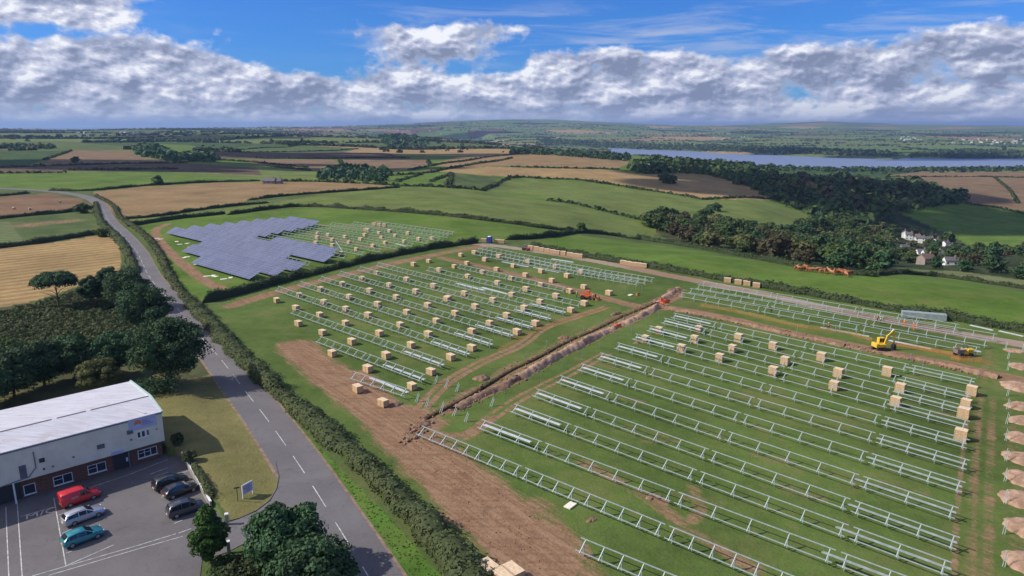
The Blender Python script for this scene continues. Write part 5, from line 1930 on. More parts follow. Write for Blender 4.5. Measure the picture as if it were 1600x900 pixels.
# --- clods of soil and stones along the trench, the banks and the haul way (nobody could count them)
rs = np.random.default_rng(5)
CV, CF = [], []
base = np.array([(1, 0, 0), (0, 1, 0), (-1, 0, 0), (0, -1, 0), (0, 0, 1), (0, 0, -.6)], float)
tri = np.array([(0, 1, 4), (1, 2, 4), (2, 3, 4), (3, 0, 4), (1, 0, 5), (2, 1, 5), (3, 2, 5), (0, 3, 5)])
k = 0
for pts, n, wd, s0 in ((TRENCH, 420, 1.9, .15), ([(712, 641), (776, 609), (857, 564), (947, 518), (1026, 481), (1060, 453)], 700, 1.9, .17), ([(1040, 482), (1150, 503), (1260, 528), (1400, 556), (1560, 591)], 900, 1.5, .2), ([(640, 655), (700, 715), (780, 790), (850, 880)], 200, 5.0, .08), ([(636, 688), (665, 660)], 120, 1.6, .25)):
    l = resample(smooth_line(GW(pts), 1), 0.3)
    idx = rs.integers(0, len(l), n)
    P = l[idx] + rs.normal(size=(n, 2)) * wd * 0.5
    P = P[dist_line(P[:, 0], P[:, 1], TRENCH_W, 3) > 0.45]
    z = h(P[:, 0], P[:, 1])
    for (x, y), zz in zip(P, z):
        r = s0 * rs.uniform(.4, 1.6)
        CV.append(base * (r * rs.uniform(.7, 1.3, 3)) * rs.uniform(.8, 1.2, (6, 1)) + (x, y, zz + r * .3))
        CF.append(tri + k)
        k += 6
tag(link('soil_clods', np_mesh('soil_clods', np.concatenate(CV), np.concatenate(CF), M_SOIL)), 'scattered clods of dug earth along the trenches and the haul way', None, None, 'stuff')
# ---------------------------------------------------------------- building
M_CLAD = mat('cream cladding', (0.72, 0.68, 0.55), 0.7, 0, 0.05, 0.6)
_c = NT(M_CLAD.node_tree)
_g2 = _c.node('ShaderNodeTexCoord')
_s2 = _c.node('ShaderNodeSeparateXYZ')
_c.l.new(_g2.outputs['Object'], _s2.inputs[0])
_bp2 = _c.node('ShaderNodeBump')
_bp2.inputs['Strength'].default_value = 0.18
_bp2.inputs['Distance'].default_value = 0.03
_c.l.new(_c.math('SINE', _c.math('MULTIPLY', _s2.outputs[0], 9.0)), _bp2.inputs['Height'])
_c.l.new(_bp2.outputs[0], _c.n['Principled BSDF'].inputs['Normal'])
M_ROOF = mat('pale roof sheets', (0.66, 0.64, 0.69), 0.6, 0, 0.10, 0.35, (0.50, 0.48, 0.52))
_c = NT(M_ROOF.node_tree)
_g2 = _c.node('ShaderNodeTexCoord')
_s2 = _c.node('ShaderNodeSeparateXYZ')
_c.l.new(_g2.outputs['Object'], _s2.inputs[0])
_st = _c.noise(_c.comb(_c.math('MULTIPLY', _s2.outputs[0], 0.25), _c.math('MULTIPLY', _s2.outputs[1], 3.0), 0), 1.0, 6, 0.7)
_bl = _c.noise(_g2.outputs['Object'], 0.5, 6, 0.7)
_cl = _c.mix(_c.mapr(_st, 0.35, 0.7), (0.68, 0.67, 0.72), (0.50, 0.48, 0.52))
_cl = _c.mix(_c.mapr(_bl, 0.52, 0.72, 0, 0.5), _cl, (0.45, 0.38, 0.37))
_c.l.new(_cl, _c.n['Principled BSDF'].inputs['Base Color'])
_bp2 = _c.node('ShaderNodeBump')
_bp2.inputs['Strength'].default_value = 0.5
_bp2.inputs['Distance'].default_value = 0.04
_c.l.new(_c.math('SINE', _c.math('MULTIPLY', _s2.outputs[0], 26.0)), _bp2.inputs['Height'])
_c.l.new(_bp2.outputs[0], _c.n['Principled BSDF'].inputs['Normal'])
M_TRIM = mat('pale green trim', (0.42, 0.55, 0.50), 0.6, 0, 0.06, 1.0)
M_BRICK = mat('brown brick', (0.22, 0.095, 0.06), 0.9, 0, 0.25, 6.0, (0.13, 0.06, 0.04))
M_WHITE = mat('white frame', (0.78, 0.78, 0.78), 0.5, 0, 0.03, 2.0)
M_GLASS = mat('window glass', (0.035, 0.045, 0.06), 0.08, 0, 0.05, 1.0, spec=0.9)
M_DARK = mat('dark metal', (0.045, 0.045, 0.05), 0.6, 0, 0.1, 2.0)
M_GREYM = mat('grey louvre', (0.16, 0.16, 0.18), 0.6, 0, 0.1, 2.0)
M_SIGNB = mat('lavender blue sign board', (0.44, 0.47, 0.66), 0.5, 0, 0.04, 1.0)
M_ORANGE = mat('orange logo', (0.75, 0.17, 0.05), 0.5, 0, 0.05, 1.0)
M_BLUEL = mat('blue lettering', (0.12, 0.14, 0.42), 0.5, 0, 0.05, 1.0)

BC = Vector((-48.85, 91.7, 0))
BU = Vector((-0.724, -0.690, 0))            # along the front, leftwards
BB = Vector((-0.665, 0.747, 0))             # towards the back
BN = Vector((0.690, -0.724, 0))             # outward normal of the front
BLEN, BDEP, BH, BLOW = 44.0, 16.0, 7.1, 2.8


def wallpt(px, py, off=0.0):
    """(distance along the front from the right corner, height) of a pixel on the front plane"""
    u_, f_, d_ = ray(px, py)
    D = Vector((float(u_), float(f_), float(d_)))
    O = Vector((0, 0, H_CAM))
    P0 = BC + BN * off
    t = (P0 - O).dot(BN) / D.dot(BN)
    P = O + D * t
    return (P - P0).dot(BU), P.z


bld = empty('industrial_building')
# local frame: x along the front (leftwards), y towards the back, z up; mirrored axes handled by the matrix
_bm = Matrix(((BU.x, BB.x, 0, BC.x), (BU.y, BB.y, 0, BC.y), (0, 0, 1, 0), (0, 0, 0, 1)))


def bpart(mb, name, m, parent=None):
    """points of mb are (s, y, z) in the building frame"""
    mb.v = [tuple(_bm @ Vector(q)) for q in mb.v]
    return mb.build(name, m, parent or bld)


tag(bld, 'long low industrial building with cream cladding and a pale roof, beside the car park', 'building')
bpart(MB().box(0.15, BLEN, 1.2, BDEP - 0.3, -0.2, BLOW), 'brick_wall', M_BRICK)
bpart(MB().box(0, BLEN, 0, BDEP, BLOW + 0.003, BH), 'cladding', M_CLAD)
m1 = MB()
rf = [(-0.12, BH - 0.02), (5.0, BH + 0.75), (5.25, BH + 0.55), (BDEP + 0.15, BH - 0.1)]
for (y0, z0), (y1, z1) in zip(rf[:-1], rf[1:]):
    m1.add([(0.05, y0, z0 + 0.12), (BLEN, y0, z0 + 0.12), (BLEN, y1, z1 + 0.12), (0.05, y1, z1 + 0.12), (0.05, y0, z0), (BLEN, y0, z0), (BLEN, y1, z1), (0.05, y1, z1)],
           [(0, 1, 2, 3), (7, 6, 5, 4), (0, 4, 5, 1), (2, 6, 7, 3), (1, 5, 6, 2), (3, 7, 4, 0)])
m1.add([(0.06, 0, BH), (0.06, 5, BH + .75), (0.06, BDEP, BH - .05)], [(0, 1, 2)])
roof = bpart(m1, 'roof', M_ROOF)
m2 = MB()
for (y0, z0), (y1, z1) in (((-0.14, BH), (5.0, BH + 0.78)), ((5.0, BH + .78), (BDEP + 0.15, BH))):
    m2.bar((-0.05, y0, z0 + .08), (-0.05, y1, z1 + .08), 0.22, 0.22)
bpart(m2, 'roof_trim', M_TRIM, roof)
m2 = MB()
for s0 in np.arange(0.2, BLEN - 4, 4.0):
    m2.box(s0, s0 + (3.4 if int(s0) % 3 else 3.99), 5.0, 5.26, BH + 0.70, BH + 0.93)
bpart(m2, 'ridge_gutter', M_GREYM, roof)
bpart(MB().bar((2.0, 0.4, BH + 0.32), (3.0, 2.3, BH + 0.62), 0.16, 0.06), 'roof_ladder', M_WHITE, roof)
bpart(MB().box(-0.04, BLEN, -0.05, -0.002, BH - 0.22, BH - 0.03), 'eaves_trim', M_GREYM)


def wall_rect(name, x0, y0, x1, y1, off, m, depth=0.05, size=None):
    """box on the front plane centred at the pixel rectangle's centre"""
    s, z = wallpt((x0 + x1) / 2, (y0 + y1) / 2, off)
    w, hh = size
    mb = MB().box(s - w / 2, s + w / 2, -off / 1.0 - depth, -off - 0.002, z - hh / 2, z + hh / 2)
    return mb, (s, z, w, hh)


def window(px, py, w, hh, off, panes=2, bars=True):
    s, z = wallpt(px, py, off)
    y = -off
    e = MB()
    f = 0.09
    e.box(s - w / 2, s + w / 2, y - 0.05, y - 0.002, z - hh / 2, z - hh / 2 + f)
    e.box(s - w / 2, s + w / 2, y - 0.05, y - 0.002, z + hh / 2 - f, z + hh / 2)
    for i in range(panes + 1):
        x = s - w / 2 + (w - f) * i / panes
        e.box(x, x + f, y - 0.048, y - 0.003, z - hh / 2 + f, z + hh / 2 - f)
    if bars:
        e.box(s - w / 2 + w / panes, s + w / 2 - 0.01, y - 0.045, y - 0.004, z + 0.08, z + 0.14)
    fr = bpart(e, 'window', M_WHITE)
    bpart(MB().box(s - w / 2 + 0.02, s + w / 2 - 0.02, y - 0.03, y - 0.001, z - hh / 2 + 0.02, z + hh / 2 - 0.02), 'pane', M_GLASS, fr)
    bpart(MB().box(s - w / 2 - 0.06, s + w / 2 + 0.06, y - 0.12, y - 0.004, z - hh / 2 - 0.08, z - hh / 2 - 0.004), 'sill', M_WHITE, fr)


for px, py, w, hh, n in [(46, 764, 1.3, 1.35, 1), (98, 748.5, 2.2, 1.25, 2), (151, 731, 2.2, 1.25, 2), (230, 706.5, 2.5, 1.2, 3)]:
    window(px, py, w, hh, -1.2, n)
for px, py, w, hh in [(217, 679.5, .5, .95), (224, 677.5, .55, 1.0), (231, 675.5, .5, .95)]:
    window(px, py, w, hh, 0.0, 1, False)
for px, py, w, hh, m, nm in [(157.5, 697.5, .9, .6, M_GREYM, 'vent'), (203, 675, .75, .6, M_GREYM, 'vent'), (36, 737, .75, 1.7, M_GREYM, 'louvre'), (65.5, 719, .6, .55, M_DARK, 'vent'), (68.7, 732.7, .22, .22, M_DARK, 'outlet'), (82.8, 728.7, .22, .22, M_GREYM, 'outlet'), (114.8, 714, .25, .22, M_GREYM, 'outlet'),
                             (205, 687, .25, .22, M_GREYM, 'outlet'), (244.5, 670.5, .22, .2, M_ORANGE, 'plaque'), (183.5, 707, 1.6, .45, M_SIGNB, 'name_board')]:
    s, z = wallpt(px, py, 0)
    mb = MB()
    if nm in ('vent', 'louvre'):
        k = max(3, int(hh / 0.12))
        for i in range(k):
            z0 = z - hh / 2 + hh * i / k
            mb.box(s - w / 2, s + w / 2, -0.07, -0.002, z0, z0 + hh / k * 0.6)
        mb.box(s - w / 2, s + w / 2, -0.03, -0.003, z - hh / 2 + .001, z + hh / 2 - .001)
    else:
        mb.box(s - w / 2, s + w / 2, -0.06, -0.002, z - hh / 2, z + hh / 2)
    bpart(mb, nm, m)
s, z = wallpt(222.5, 659.5, 0)
sg = bpart(MB().box(s - 1.75, s + 1.75, -0.06, -0.002, z - 0.85, z + 0.85), 'sign_board', M_SIGNB)
lg = MB()
cx = s + 0.62                                   # logo stands left of centre (s grows leftwards)
for i in range(14):
    a0, a1 = -0.5 + i * 0.30, -0.5 + (i + 1) * 0.30
    r0, r1 = 0.16, 0.44
    lg.add([(cx + math.cos(a) * r, -0.075, z + 0.05 + math.sin(a) * r) for a, r in ((a0, r0), (a0, r1), (a1, r1), (a1, r0))], [(0, 1, 2, 3)])
lg.box(cx - 0.10, cx + 0.16, -0.078, -0.070, z - 0.08, z + 0.16)
bpart(lg, 'orange_emblem', M_ORANGE, sg)
tx = MB()
rr = random.Random(3)
for row, (zt, n, hh) in enumerate(((z + 0.22, 6, .16), (z - 0.06, 8, .16), (z - 0.34, 11, .11))):
    x = s + 0.08
    for i in range(n):
        w = rr.uniform(0.06, 0.11)
        tx.box(x - w, x, -0.074, -0.068, zt - hh / 2, zt + hh / 2)
        x -= w + 0.045
bpart(tx, 'lettering', M_BLUEL, sg)
# entrance, canopy post, drain pipe
s, z = wallpt(190, 720, -1.2)
dr = bpart(MB().box(s - 1.1, s + 1.1, 1.10, 1.195, 0.0, 2.15), 'door', M_DARK)
bpart(MB().box(s - 0.75, s - 0.5, 1.05, 1.10, 0.9, 1.45), 'door_notice', M_WHITE, dr)
s, z = wallpt(203, 720, 0.0)
bpart(MB().box(s - 0.07, s + 0.07, 0.05, 0.19, 0.0, BLOW), 'canopy_post', M_GREYM)
s, z = wallpt(24, 775, 0.0)
bpart(MB().box(s - 0.09, s + 0.09, 0.05, 0.23, 0.0, BLOW), 'canopy_post', M_WHITE)
s, z = wallpt(10, 780, -1.2)
bpart(MB().box(s - 1.6, s + 1.2, 1.12, 1.19, 0.0, 2.4), 'loading_door', M_DARK)
pp = [wallpt(a, b, 0) for a, b in ((51.5, 706), (56, 730), (45, 745), (0, 761))]
mb = MB()
for (s0, z0), (s1, z1) in zip(pp[:-1], pp[1:]):
    mb.cyl((s0, -0.08, z0), (s1, -0.08, z1), 0.06, n=8)
bpart(mb, 'drain_pipe', M_GREYM)

# low white-topped wall at the edge of the car park
mb = MB()
w_ = resample([plane(a, b, 0.95) for a, b in [(284, 706), (303.6, 739), (329, 783.5)]], 1.0)
for a, b in zip(w_[:-1], w_[1:]):
    mb.bar((a[0], a[1], 0.4), (b[0], b[1], 0.4), 0.22, 1.0)
wl = mb.build('retaining_wall', M_KERB)
tag(wl, 'low white-capped retaining wall between the car park and the raised lawn', 'wall')
mb = MB()
for a, b in zip(w_[:-1], w_[1:]):
    mb.bar((a[0], a[1], 0.95), (b[0], b[1], 0.95), 0.26, 0.08)
mb.build('wall_cap', M_WHITE, wl)

# ---------------------------------------------------------------- cars
M_TYRE = mat('tyre rubber', (0.03, 0.03, 0.03), 0.9, 0, 0.1, 5)
M_RIM = mat('alloy rim', (0.45, 0.45, 0.47), 0.35, 0.7, 0.05, 5)
M_CGLASS = mat('car glass', (0.02, 0.025, 0.03), 0.05, 0, 0.02, 1.0, spec=0.9)
M_LAMP = mat('headlamp glass', (0.75, 0.77, 0.80), 0.15, 0, 0.02, 1.0, spec=0.9)
M_TAIL = mat('red lamp glass', (0.45, 0.02, 0.02), 0.2, 0, 0.02, 1.0, spec=0.8)
M_PLATE = mat('number plate', (0.72, 0.66, 0.35), 0.5, 0, 0.02, 1.0)
ST = {
    'hatch': [(-2.08, .42, .66, .72), (-2.04, .30, .90, .96), (-1.92, .24, .96, 1.04), (-1.50, .22, .96, 1.44), (-.6, .20, .95, 1.52), (.2, .20, .94, 1.48), (1.0, .20, .93, 1.00), (1.88, .25, .80, .86), (2.06, .36, .60, .68)],
    'estate': [(-2.28, .42, .66, .72), (-2.24, .30, .90, .96), (-2.16, .24, .96, 1.04), (-1.88, .22, .96, 1.40), (-.7, .20, .95, 1.50), (.15, .20, .94, 1.46), (.98, .20, .93, 1.00), (1.95, .25, .78, .84), (2.16, .36, .58, .66)],
    'mpv': [(-2.15, .42, .70, .76), (-2.12, .30, .95, 1.02), (-2.04, .24, 1.00, 1.10), (-1.80, .22, 1.00, 1.58), (-.6, .20, .99, 1.68), (.35, .20, .98, 1.62), (1.20, .20, .97, 1.06), (1.92, .25, .86, .92), (2.10, .36, .62, .72)],
    'van': [(-2.20, .40, .80, .95), (-2.18, .28, 1.05, 1.70), (-2.10, .24, 1.05, 1.82), (-1.2, .22, 1.05, 1.86), (-.1, .20, 1.05, 1.86), (.45, .20, 1.03, 1.78), (1.22, .20, 1.00, 1.08), (1.98, .25, .84, .92), (2.18, .36, .60, .70)],
}


def make_car(kind, paint, label, wa, wb, name='parked_car', cat='car'):
    """wa, wb: pixels where the rear and front wheels nearest the camera touch the ground"""
    st = ST[kind]
    hw = 0.88
    e = empty(name)
    V, F = [], []
    for i, (x, zl, zb, zt) in enumerate(st):
        endw = 0.90 if i in (0, len(st) - 1) else (0.965 if i in (1, len(st) - 2) else 1.0)
        w = hw * endw
        wr = w - (0.20 if zt - zb > 0.3 else 0.07)
        if kind == 'van' and zt - zb > 0.6:
            wr = w - 0.09
        prof = [(w * .93, zl), (w, zl + .18), (w * 1.0, (zl + zb) / 2), (w * .975, zb), (wr, zt - .05), (wr - .13, zt), (0.0, zt + .025)]
        row = [(x, -a, b) for a, b in prof] + [(x, a, b) for a, b in prof[-2::-1]]
        V += row
    k = 13
    for i in range(len(st) - 1):
        for j in range(k - 1):
            F.append((i * k + j, (i + 1) * k + j, (i + 1) * k + j + 1, i * k + j + 1))
    F.append(tuple(range(k - 1, -1, -1)))
    F.append(tuple((len(st) - 1) * k + j for j in range(k)))
    F += [((i + 1) * k, i * k, i * k + k - 1, (i + 1) * k + k - 1) for i in range(len(st) - 1)]
    me = bpy.data.meshes.new('body')
    me.from_pydata(V, [], F)
    bm = bmesh.new()
    bm.from_mesh(me)
    bmesh.ops.recalc_face_normals(bm, faces=bm.faces)
    bmesh.ops.bevel(bm, geom=[e_ for e_ in bm.edges if e_.is_manifold and e_.calc_face_angle(0) > 0.35], offset=0.035, segments=2, affect='EDGES', clamp_overlap=True)
    bm.to_mesh(me)
    bm.free()
    me.polygons.foreach_set('use_smooth', np.ones(len(me.polygons), bool))
    me.materials.append(paint)
    link('body', me, None, e)
    # glass
    def P_(i, j, t=0.0):
        return Vector(V[i * k + j])
    def panel(a, b, c, d, ins=0.08, lift=0.016):
        cen = (a + b + c + d) / 4
        nrm = (b - a).cross(d - a).normalized()
        if nrm.dot(cen - Vector((cen.x * .5, 0, 0.8))) < 0:
            nrm = -nrm
        return [tuple(p + (cen - p) * ins + nrm * lift) for p in (a, b, c, d)]
    cab = [i for i, s_ in enumerate(st) if s_[3] - s_[2] > 0.3]
    sw = MB()
    rng_ = list(range(cab[0] - 1, cab[-1] + 1))
    if kind == 'van':
        rng_ = rng_[-2:]
    for i in rng_:
        for a_, b_ in ((3, 4), (9, 8)):
            q = panel(P_(i, a_), P_(i + 1, a_), P_(i + 1, b_), P_(i, b_), 0.10)
            sw.add(q, [(0, 1, 2, 3)])
    sw.build('side_window', M_CGLASS, e)
    f0, f1 = cab[-1], cab[-1] + 1
    wsn = MB().add(panel(P_(f0, 5), P_(f1, 5), P_(f1, 7), P_(f0, 7), 0.06, 0.03), [(0, 1, 2, 3)])
    wsn.build('windscreen', M_CGLASS, e)
    r0, r1 = cab[0] - 1, cab[0]
    if kind != 'van':
        MB().add(panel(P_(r0, 5), P_(r1, 5), P_(r1, 7), P_(r0, 7), 0.08, 0.03), [(0, 1, 2, 3)]).build('rear_window', M_CGLASS, e)
    xf, xr = st[-1][0], st[0][0]
    for sgn in (-1, 1):
        MB().box(xf - .16, xf - 0.03, sgn * .62 - .17, sgn * .62 + .17, .62, .76).build('headlight', M_LAMP, e, bevel=0.02)
        MB().box(xr + .0, xr + .12, sgn * .68 - .11, sgn * .68 + .11, .72, .98).build('tail_light', M_TAIL, e, bevel=0.02)
        MB().box(.82, .98, sgn * .95 - .08, sgn * .95 + .08, .95, 1.07).build('mirror', paint, e, bevel=0.02)
    MB().box(xr - .02, xr + .02, -.26, .26, .50, .62).build('number_plate', M_PLATE, e)
    wbx = 1.28
    for x in (-wbx, wbx + .02):
        for sgn in (-1, 1):
            y0, y1 = sgn * .70, sgn * .895
            t_ = MB().cyl((x, y0, .31), (x, y1, .31), .315, n=20).build('wheel', M_TYRE, e, smooth=False)
            MB().cyl((x, sgn * .885, .31), (x, sgn * .902, .31), .20, n=12).build('rim', M_RIM, t_)
    if kind in ('estate', 'mpv'):
        for sgn in (-1, 1):
            MB().bar((-1.6, sgn * .60, st[4][3] + .03), (.1, sgn * .60, st[4][3] + .03), .04).build('roof_rail', M_GREYM, e)
    a, b = Vector((*plane(*wa, 0.06), 0)), Vector((*plane(*wb, 0.06), 0))
    t = (b - a).normalized()
    left = Vector((-t.y, t.x, 0))
    cen = (a + b) / 2 + left * 0.88
    e.location = (cen.x, cen.y, 0.055)
    e.rotation_euler = (0, 0, math.atan2(t.y, t.x))
    return tag(e, label, cat)


def paint(name, c, metal=0.0):
    return mat(name, c, 0.28, metal, 0.02, 1.0, spec=0.6, coat=0.8)


P_RED, P_SIL, P_TEAL = paint('red paint', (0.62, 0.02, 0.03)), paint('silver paint', (0.50, 0.52, 0.58), 0.4), paint('teal paint', (0.02, 0.24, 0.28), 0.2)
P_BLK, P_BLK2, P_GRA = paint('black paint', (0.015, 0.016, 0.02)), paint('blue black paint', (0.02, 0.022, 0.032)), paint('graphite paint', (0.05, 0.055, 0.075), 0.2)
van = make_car('van', P_RED, 'red panel van parked nearest the building', (109, 793.5), (148.5, 780), 'parked_van', 'van')
MB().box(-1.1, -.3, -0.905, -0.893, .95, 1.25).build('side_emblem', mat('faded emblem', (0.62, 0.20, 0.24), 0.5), van)
make_car('estate', P_SIL, 'silver estate car parked between the red van and the teal car', (117, 822), (154.5, 808))
make_car('hatch', P_TEAL, 'teal car parked below the silver estate car', (113.5, 857), (154, 841.5))
make_car('mpv', P_BLK, 'black car parked highest of the three dark cars, nearest the building', (254, 769), (288, 757))
make_car('hatch', P_BLK2, 'small black car parked close below the top dark car', (271.5, 780.5), (302, 769))
make_car('mpv', P_GRA, 'dark grey car parked beside the column-shaped conifer', (276.8, 810.5), (311.5, 799))

# ---------------------------------------------------------------- signs and posts by the lawn
def ground_at(px, py):
    return Vector(tuple(map(float, G(px, py)[0])))


M_POSTW = mat('white post', (0.72, 0.72, 0.70), 0.6, 0, 0.05, 2)
a, b = ground_at(380, 779), ground_at(396, 771)
sgn = empty('sign_board')
d_ = (b - a)
d_.z = 0
d_ = d_.normalized() * 1.55
sgn.location = a
sgn.rotation_euler = (0, 0, math.atan2(d_.y, d_.x))
tag(sgn, 'white-framed lavender sign board on two posts on the dry lawn', 'sign')
L_ = 1.55
for x in (0.0, L_):
    MB().box(x - .06, x + .06, -.06, .06, -.3, 1.75).build('post', M_POSTW, sgn)
MB().box(0.061, L_ - .061, -.03, .03, .45, 1.65).build('board', M_SIGNB, sgn)
MB().box(-.06, L_ + .06, -.045, .045, 1.66, 1.78).build('top_frame', M_WHITE, sgn)
mb = MB()
rr = random.Random(8)
for zt, n in ((1.35, 8), (1.08, 10), (.82, 7)):
    x = 0.55
    for i in range(n):
        w = rr.uniform(.04, .07)
        mb.box(x, x + w, -.034, -.031, zt - .07, zt + .07)
        x += w + .03
mb.build('lettering', M_BLUEL, sgn)
mb = MB().cyl((.32, -.031, 1.25), (.32, -.036, 1.25), .17, n=14)
mb.build('orange_emblem', M_ORANGE, sgn)
a = ground_at(371.7, 782.5)
fp = empty('finger_post', a, R(20))
tag(fp, 'thin dark post with a small crosspiece, left of the lawn sign board', 'post')
MB().bar((0, 0, -.2), (0, 0, 1.75), .08, .08).build('post', M_DARK, fp)
MB().box(-.34, .34, -.03, .03, 1.70, 1.86).build('finger', M_DARK, fp)
for px, py, lb in [(355.5, 820, 'white-topped gate pillar at the lawn corner beside the conifer'), (358, 864, 'white-topped gate pillar between the conifer and the spreading pine')]:
    p = ground_at(px, py)
    g_ = empty('gate_pillar', p, R(20))
    tag(g_, lb, 'gate pillar')
    MB().box(-.17, .17, -.17, .17, -.2, 1.35).build('shaft', M_KERB, g_)
    MB().box(-.22, .22, -.22, .22, 1.353, 1.50).build('cap', M_WHITE, g_, bevel=.03)

# ---------------------------------------------------------------- plant
M_YEL = mat('machine yellow', (0.78, 0.50, 0.04), 0.45, 0, 0.08, 2.0, spec=0.5)
M_ORM = mat('machine orange', (0.65, 0.13, 0.05), 0.5, 0, 0.1, 2.0)
M_TRK = mat('track steel', (0.05, 0.045, 0.04), 0.85, 0, 0.2, 4.0)
p = ground_at(1376, 547)
ex = empty('excavator', p, R(8))
tag(ex, 'yellow tracked excavator standing on the red spoil strip of the cross trench', 'excavator')
for y in (-.75, .75):
    tk = MB()
    ol = [(-1.25 + .3 * math.cos(a), .33 + .3 * math.sin(a)) for a in np.linspace(math.pi / 2, 3 * math.pi / 2, 7)] + [(1.25 + .3 * math.cos(a), .33 + .3 * math.sin(a)) for a in np.linspace(-math.pi / 2, math.pi / 2, 7)]
    Mx = Matrix(((1, 0, 0, 0), (0, 0, 1, 0), (0, 1, 0, 0), (0, 0, 0, 1)))
    tk.prism(ol, y - .22, y + .22, Mx)
    tk.build('track', M_TRK, ex)
up = MB().box(-1.65, .55, -.85, .85, .78, 1.5)
up.box(-1.7, -1.1, -.9, .9, .76, 1.65)
up.build('house', M_YEL, ex, bevel=.08)
MB().cyl((0, 0, .55), (0, 0, .78), .55, n=16).build('slew_ring', M_TRK, ex)
cb = MB().box(-.55, .75, .05, .85, 1.52, 2.65)
cbo = cb.build('cab', M_YEL, ex, bevel=.06)
g_ = MB().box(.752, .765, .15, .75, 1.75, 2.55)
g_.box(-.40, .62, .852, .862, 1.75, 2.5)
g_.box(-.40, .62, .035, .048, 1.75, 2.5)
g_.build('cab_glass', M_CGLASS, cbo)
bmm = MB().bar((.45, -.35, 1.35), (1.0, -.35, 3.3), .28, .36, up=(1, 0, 0)).bar((.95, -.35, 3.15), (2.35, -.35, 4.35), .26, .32, up=(0, 0, 1))
bmm.build('boom', M_YEL, ex, bevel=.02)
MB().bar((2.3, -.35, 4.5), (2.6, -.35, 1.5), .24, .30, up=(1, 0, 0)).build('stick', M_YEL, ex, bevel=.02)
MB().cyl((.75, -.35, 1.6), (1.5, -.35, 3.3), .07, n=8).cyl((1.6, -.35, 3.95), (2.1, -.35, 4.6), .06, n=8).build('hydraulic_ram', M_STEELB, ex)
bk = MB().prism([(2.3, .25), (2.95, .1), (3.0, .75), (2.75, 1.4), (2.45, 1.5), (2.2, 1.0)], -.75, .05, Matrix(((1, 0, 0, 0), (0, 0, 1, 0), (0, 1, 0, 0), (0, 0, 0, 1))))
bk.build('bucket', M_TRK, ex)

p = ground_at(1505, 557)
du = empty('dumper', p, R(8))
tag(du, 'small yellow site dumper with a muddy grey skip at the end of the netting', 'dumper')
for x, r in ((-1.1, .48), (1.1, .48)):
    for y in (-.75, .75):
        MB().cyl((x, y - .17, r), (x, y + .17, r), r, n=16).build('wheel', M_TYRE, du)
MB().box(-.3, 1.9, -.45, .45, .55, 1.25).build('chassis', M_YEL, du, bevel=.08)
MB().box(.55, 1.95, -.55, .55, 1.253, 1.6).build('engine_cover', M_YEL, du, bevel=.1)
sk = MB().add([(-2.1, -.8, 1.75), (-.1, -.8, 1.75), (-.1, .8, 1.75), (-2.1, .8, 1.75), (-1.8, -.55, .8), (-.4, -.6, .8), (-.4, .6, .8), (-1.8, .55, .8), (-1.95, -.7, 1.72), (-.2, -.7, 1.72), (-.2, .7, 1.72), (-1.95, .7, 1.72), (-1.7, -.5, .95), (-.5, -.5, .95), (-.5, .5, .95), (-1.7, .5, .95)],
              [(0, 1, 5, 4), (1, 2, 6, 5), (2, 3, 7, 6), (3, 0, 4, 7), (4, 5, 6, 7), (8, 12, 13, 9), (9, 13, 14, 10), (10, 14, 15, 11), (11, 15, 12, 8), (12, 15, 14, 13), (0, 8, 9, 1), (1, 9, 10, 2), (2, 10, 11, 3), (3, 11, 8, 0)])
sk.build('skip', mat('muddy skip', (0.30, 0.22, 0.20), 0.8, 0, 0.2, 3), du)
MB().bar((.2, -.5, 1.2), (.2, -.5, 2.5), .06).bar((.2, .5, 1.2), (.2, .5, 2.5), .06).bar((.2, -.5, 2.5), (.2, .5, 2.5), .06, up=(1, 0, 0)).build('roll_bar', M_TRK, du)

p = ground_at(917, 467)
te = empty('telehandler', p, R(-20))
tag(te, 'orange-red site loader with dark wheels between two workers at the end of a crate row', 'loader')
for x in (-1.1, 1.1):
    for y in (-.85, .85):
        MB().cyl((x, y - .2, .55), (x, y + .2, .55), .55, n=16).build('wheel', M_TYRE, te)
MB().box(-1.8, 1.5, -.6, .6, .6, 1.3).build('chassis', M_ORM, te, bevel=.08)
c_ = MB().box(-.5, .7, -.02, .8, 1.303, 2.35).build('cab', M_ORM, te, bevel=.06)
MB().box(.702, .715, .06, .74, 1.5, 2.25).box(-.4, .6, .802, .812, 1.5, 2.25).build('cab_glass', M_CGLASS, c_)
MB().bar((-1.6, -.4, 1.7), (2.3, -.4, 1.25), .28, .3).build('boom', M_ORM, te)
MB().box(2.3, 2.42, -.8, .6, .5, 1.5).box(2.42, 3.4, -.6, -.5, .5, .58).box(2.42, 3.4, .3, .4, .5, .58).build('forks', M_TRK, te)

p = ground_at(765, 379.5)
wc = empty('portable_toilet', p, R(-25))
tag(wc, 'blue portable toilet cabin with a white roof where the gravel track starts', 'portable toilet')
M_BLUEP = mat('blue plastic', (0.03, 0.06, 0.32), 0.5, 0, 0.05, 2)
MB().box(-.85, .85, -.85, .85, .05, 2.5).build('cabin', M_BLUEP, wc, bevel=.05)
MB().ball((0, 0, 2.52), .8, .8, .28, 12, 6).build('roof', M_POSTW, wc)
MB().box(-.5, .5, -.9, -.852, .1, 2.2).build('door', mat('darker blue plastic', (0.02, 0.04, 0.22), 0.5), wc)

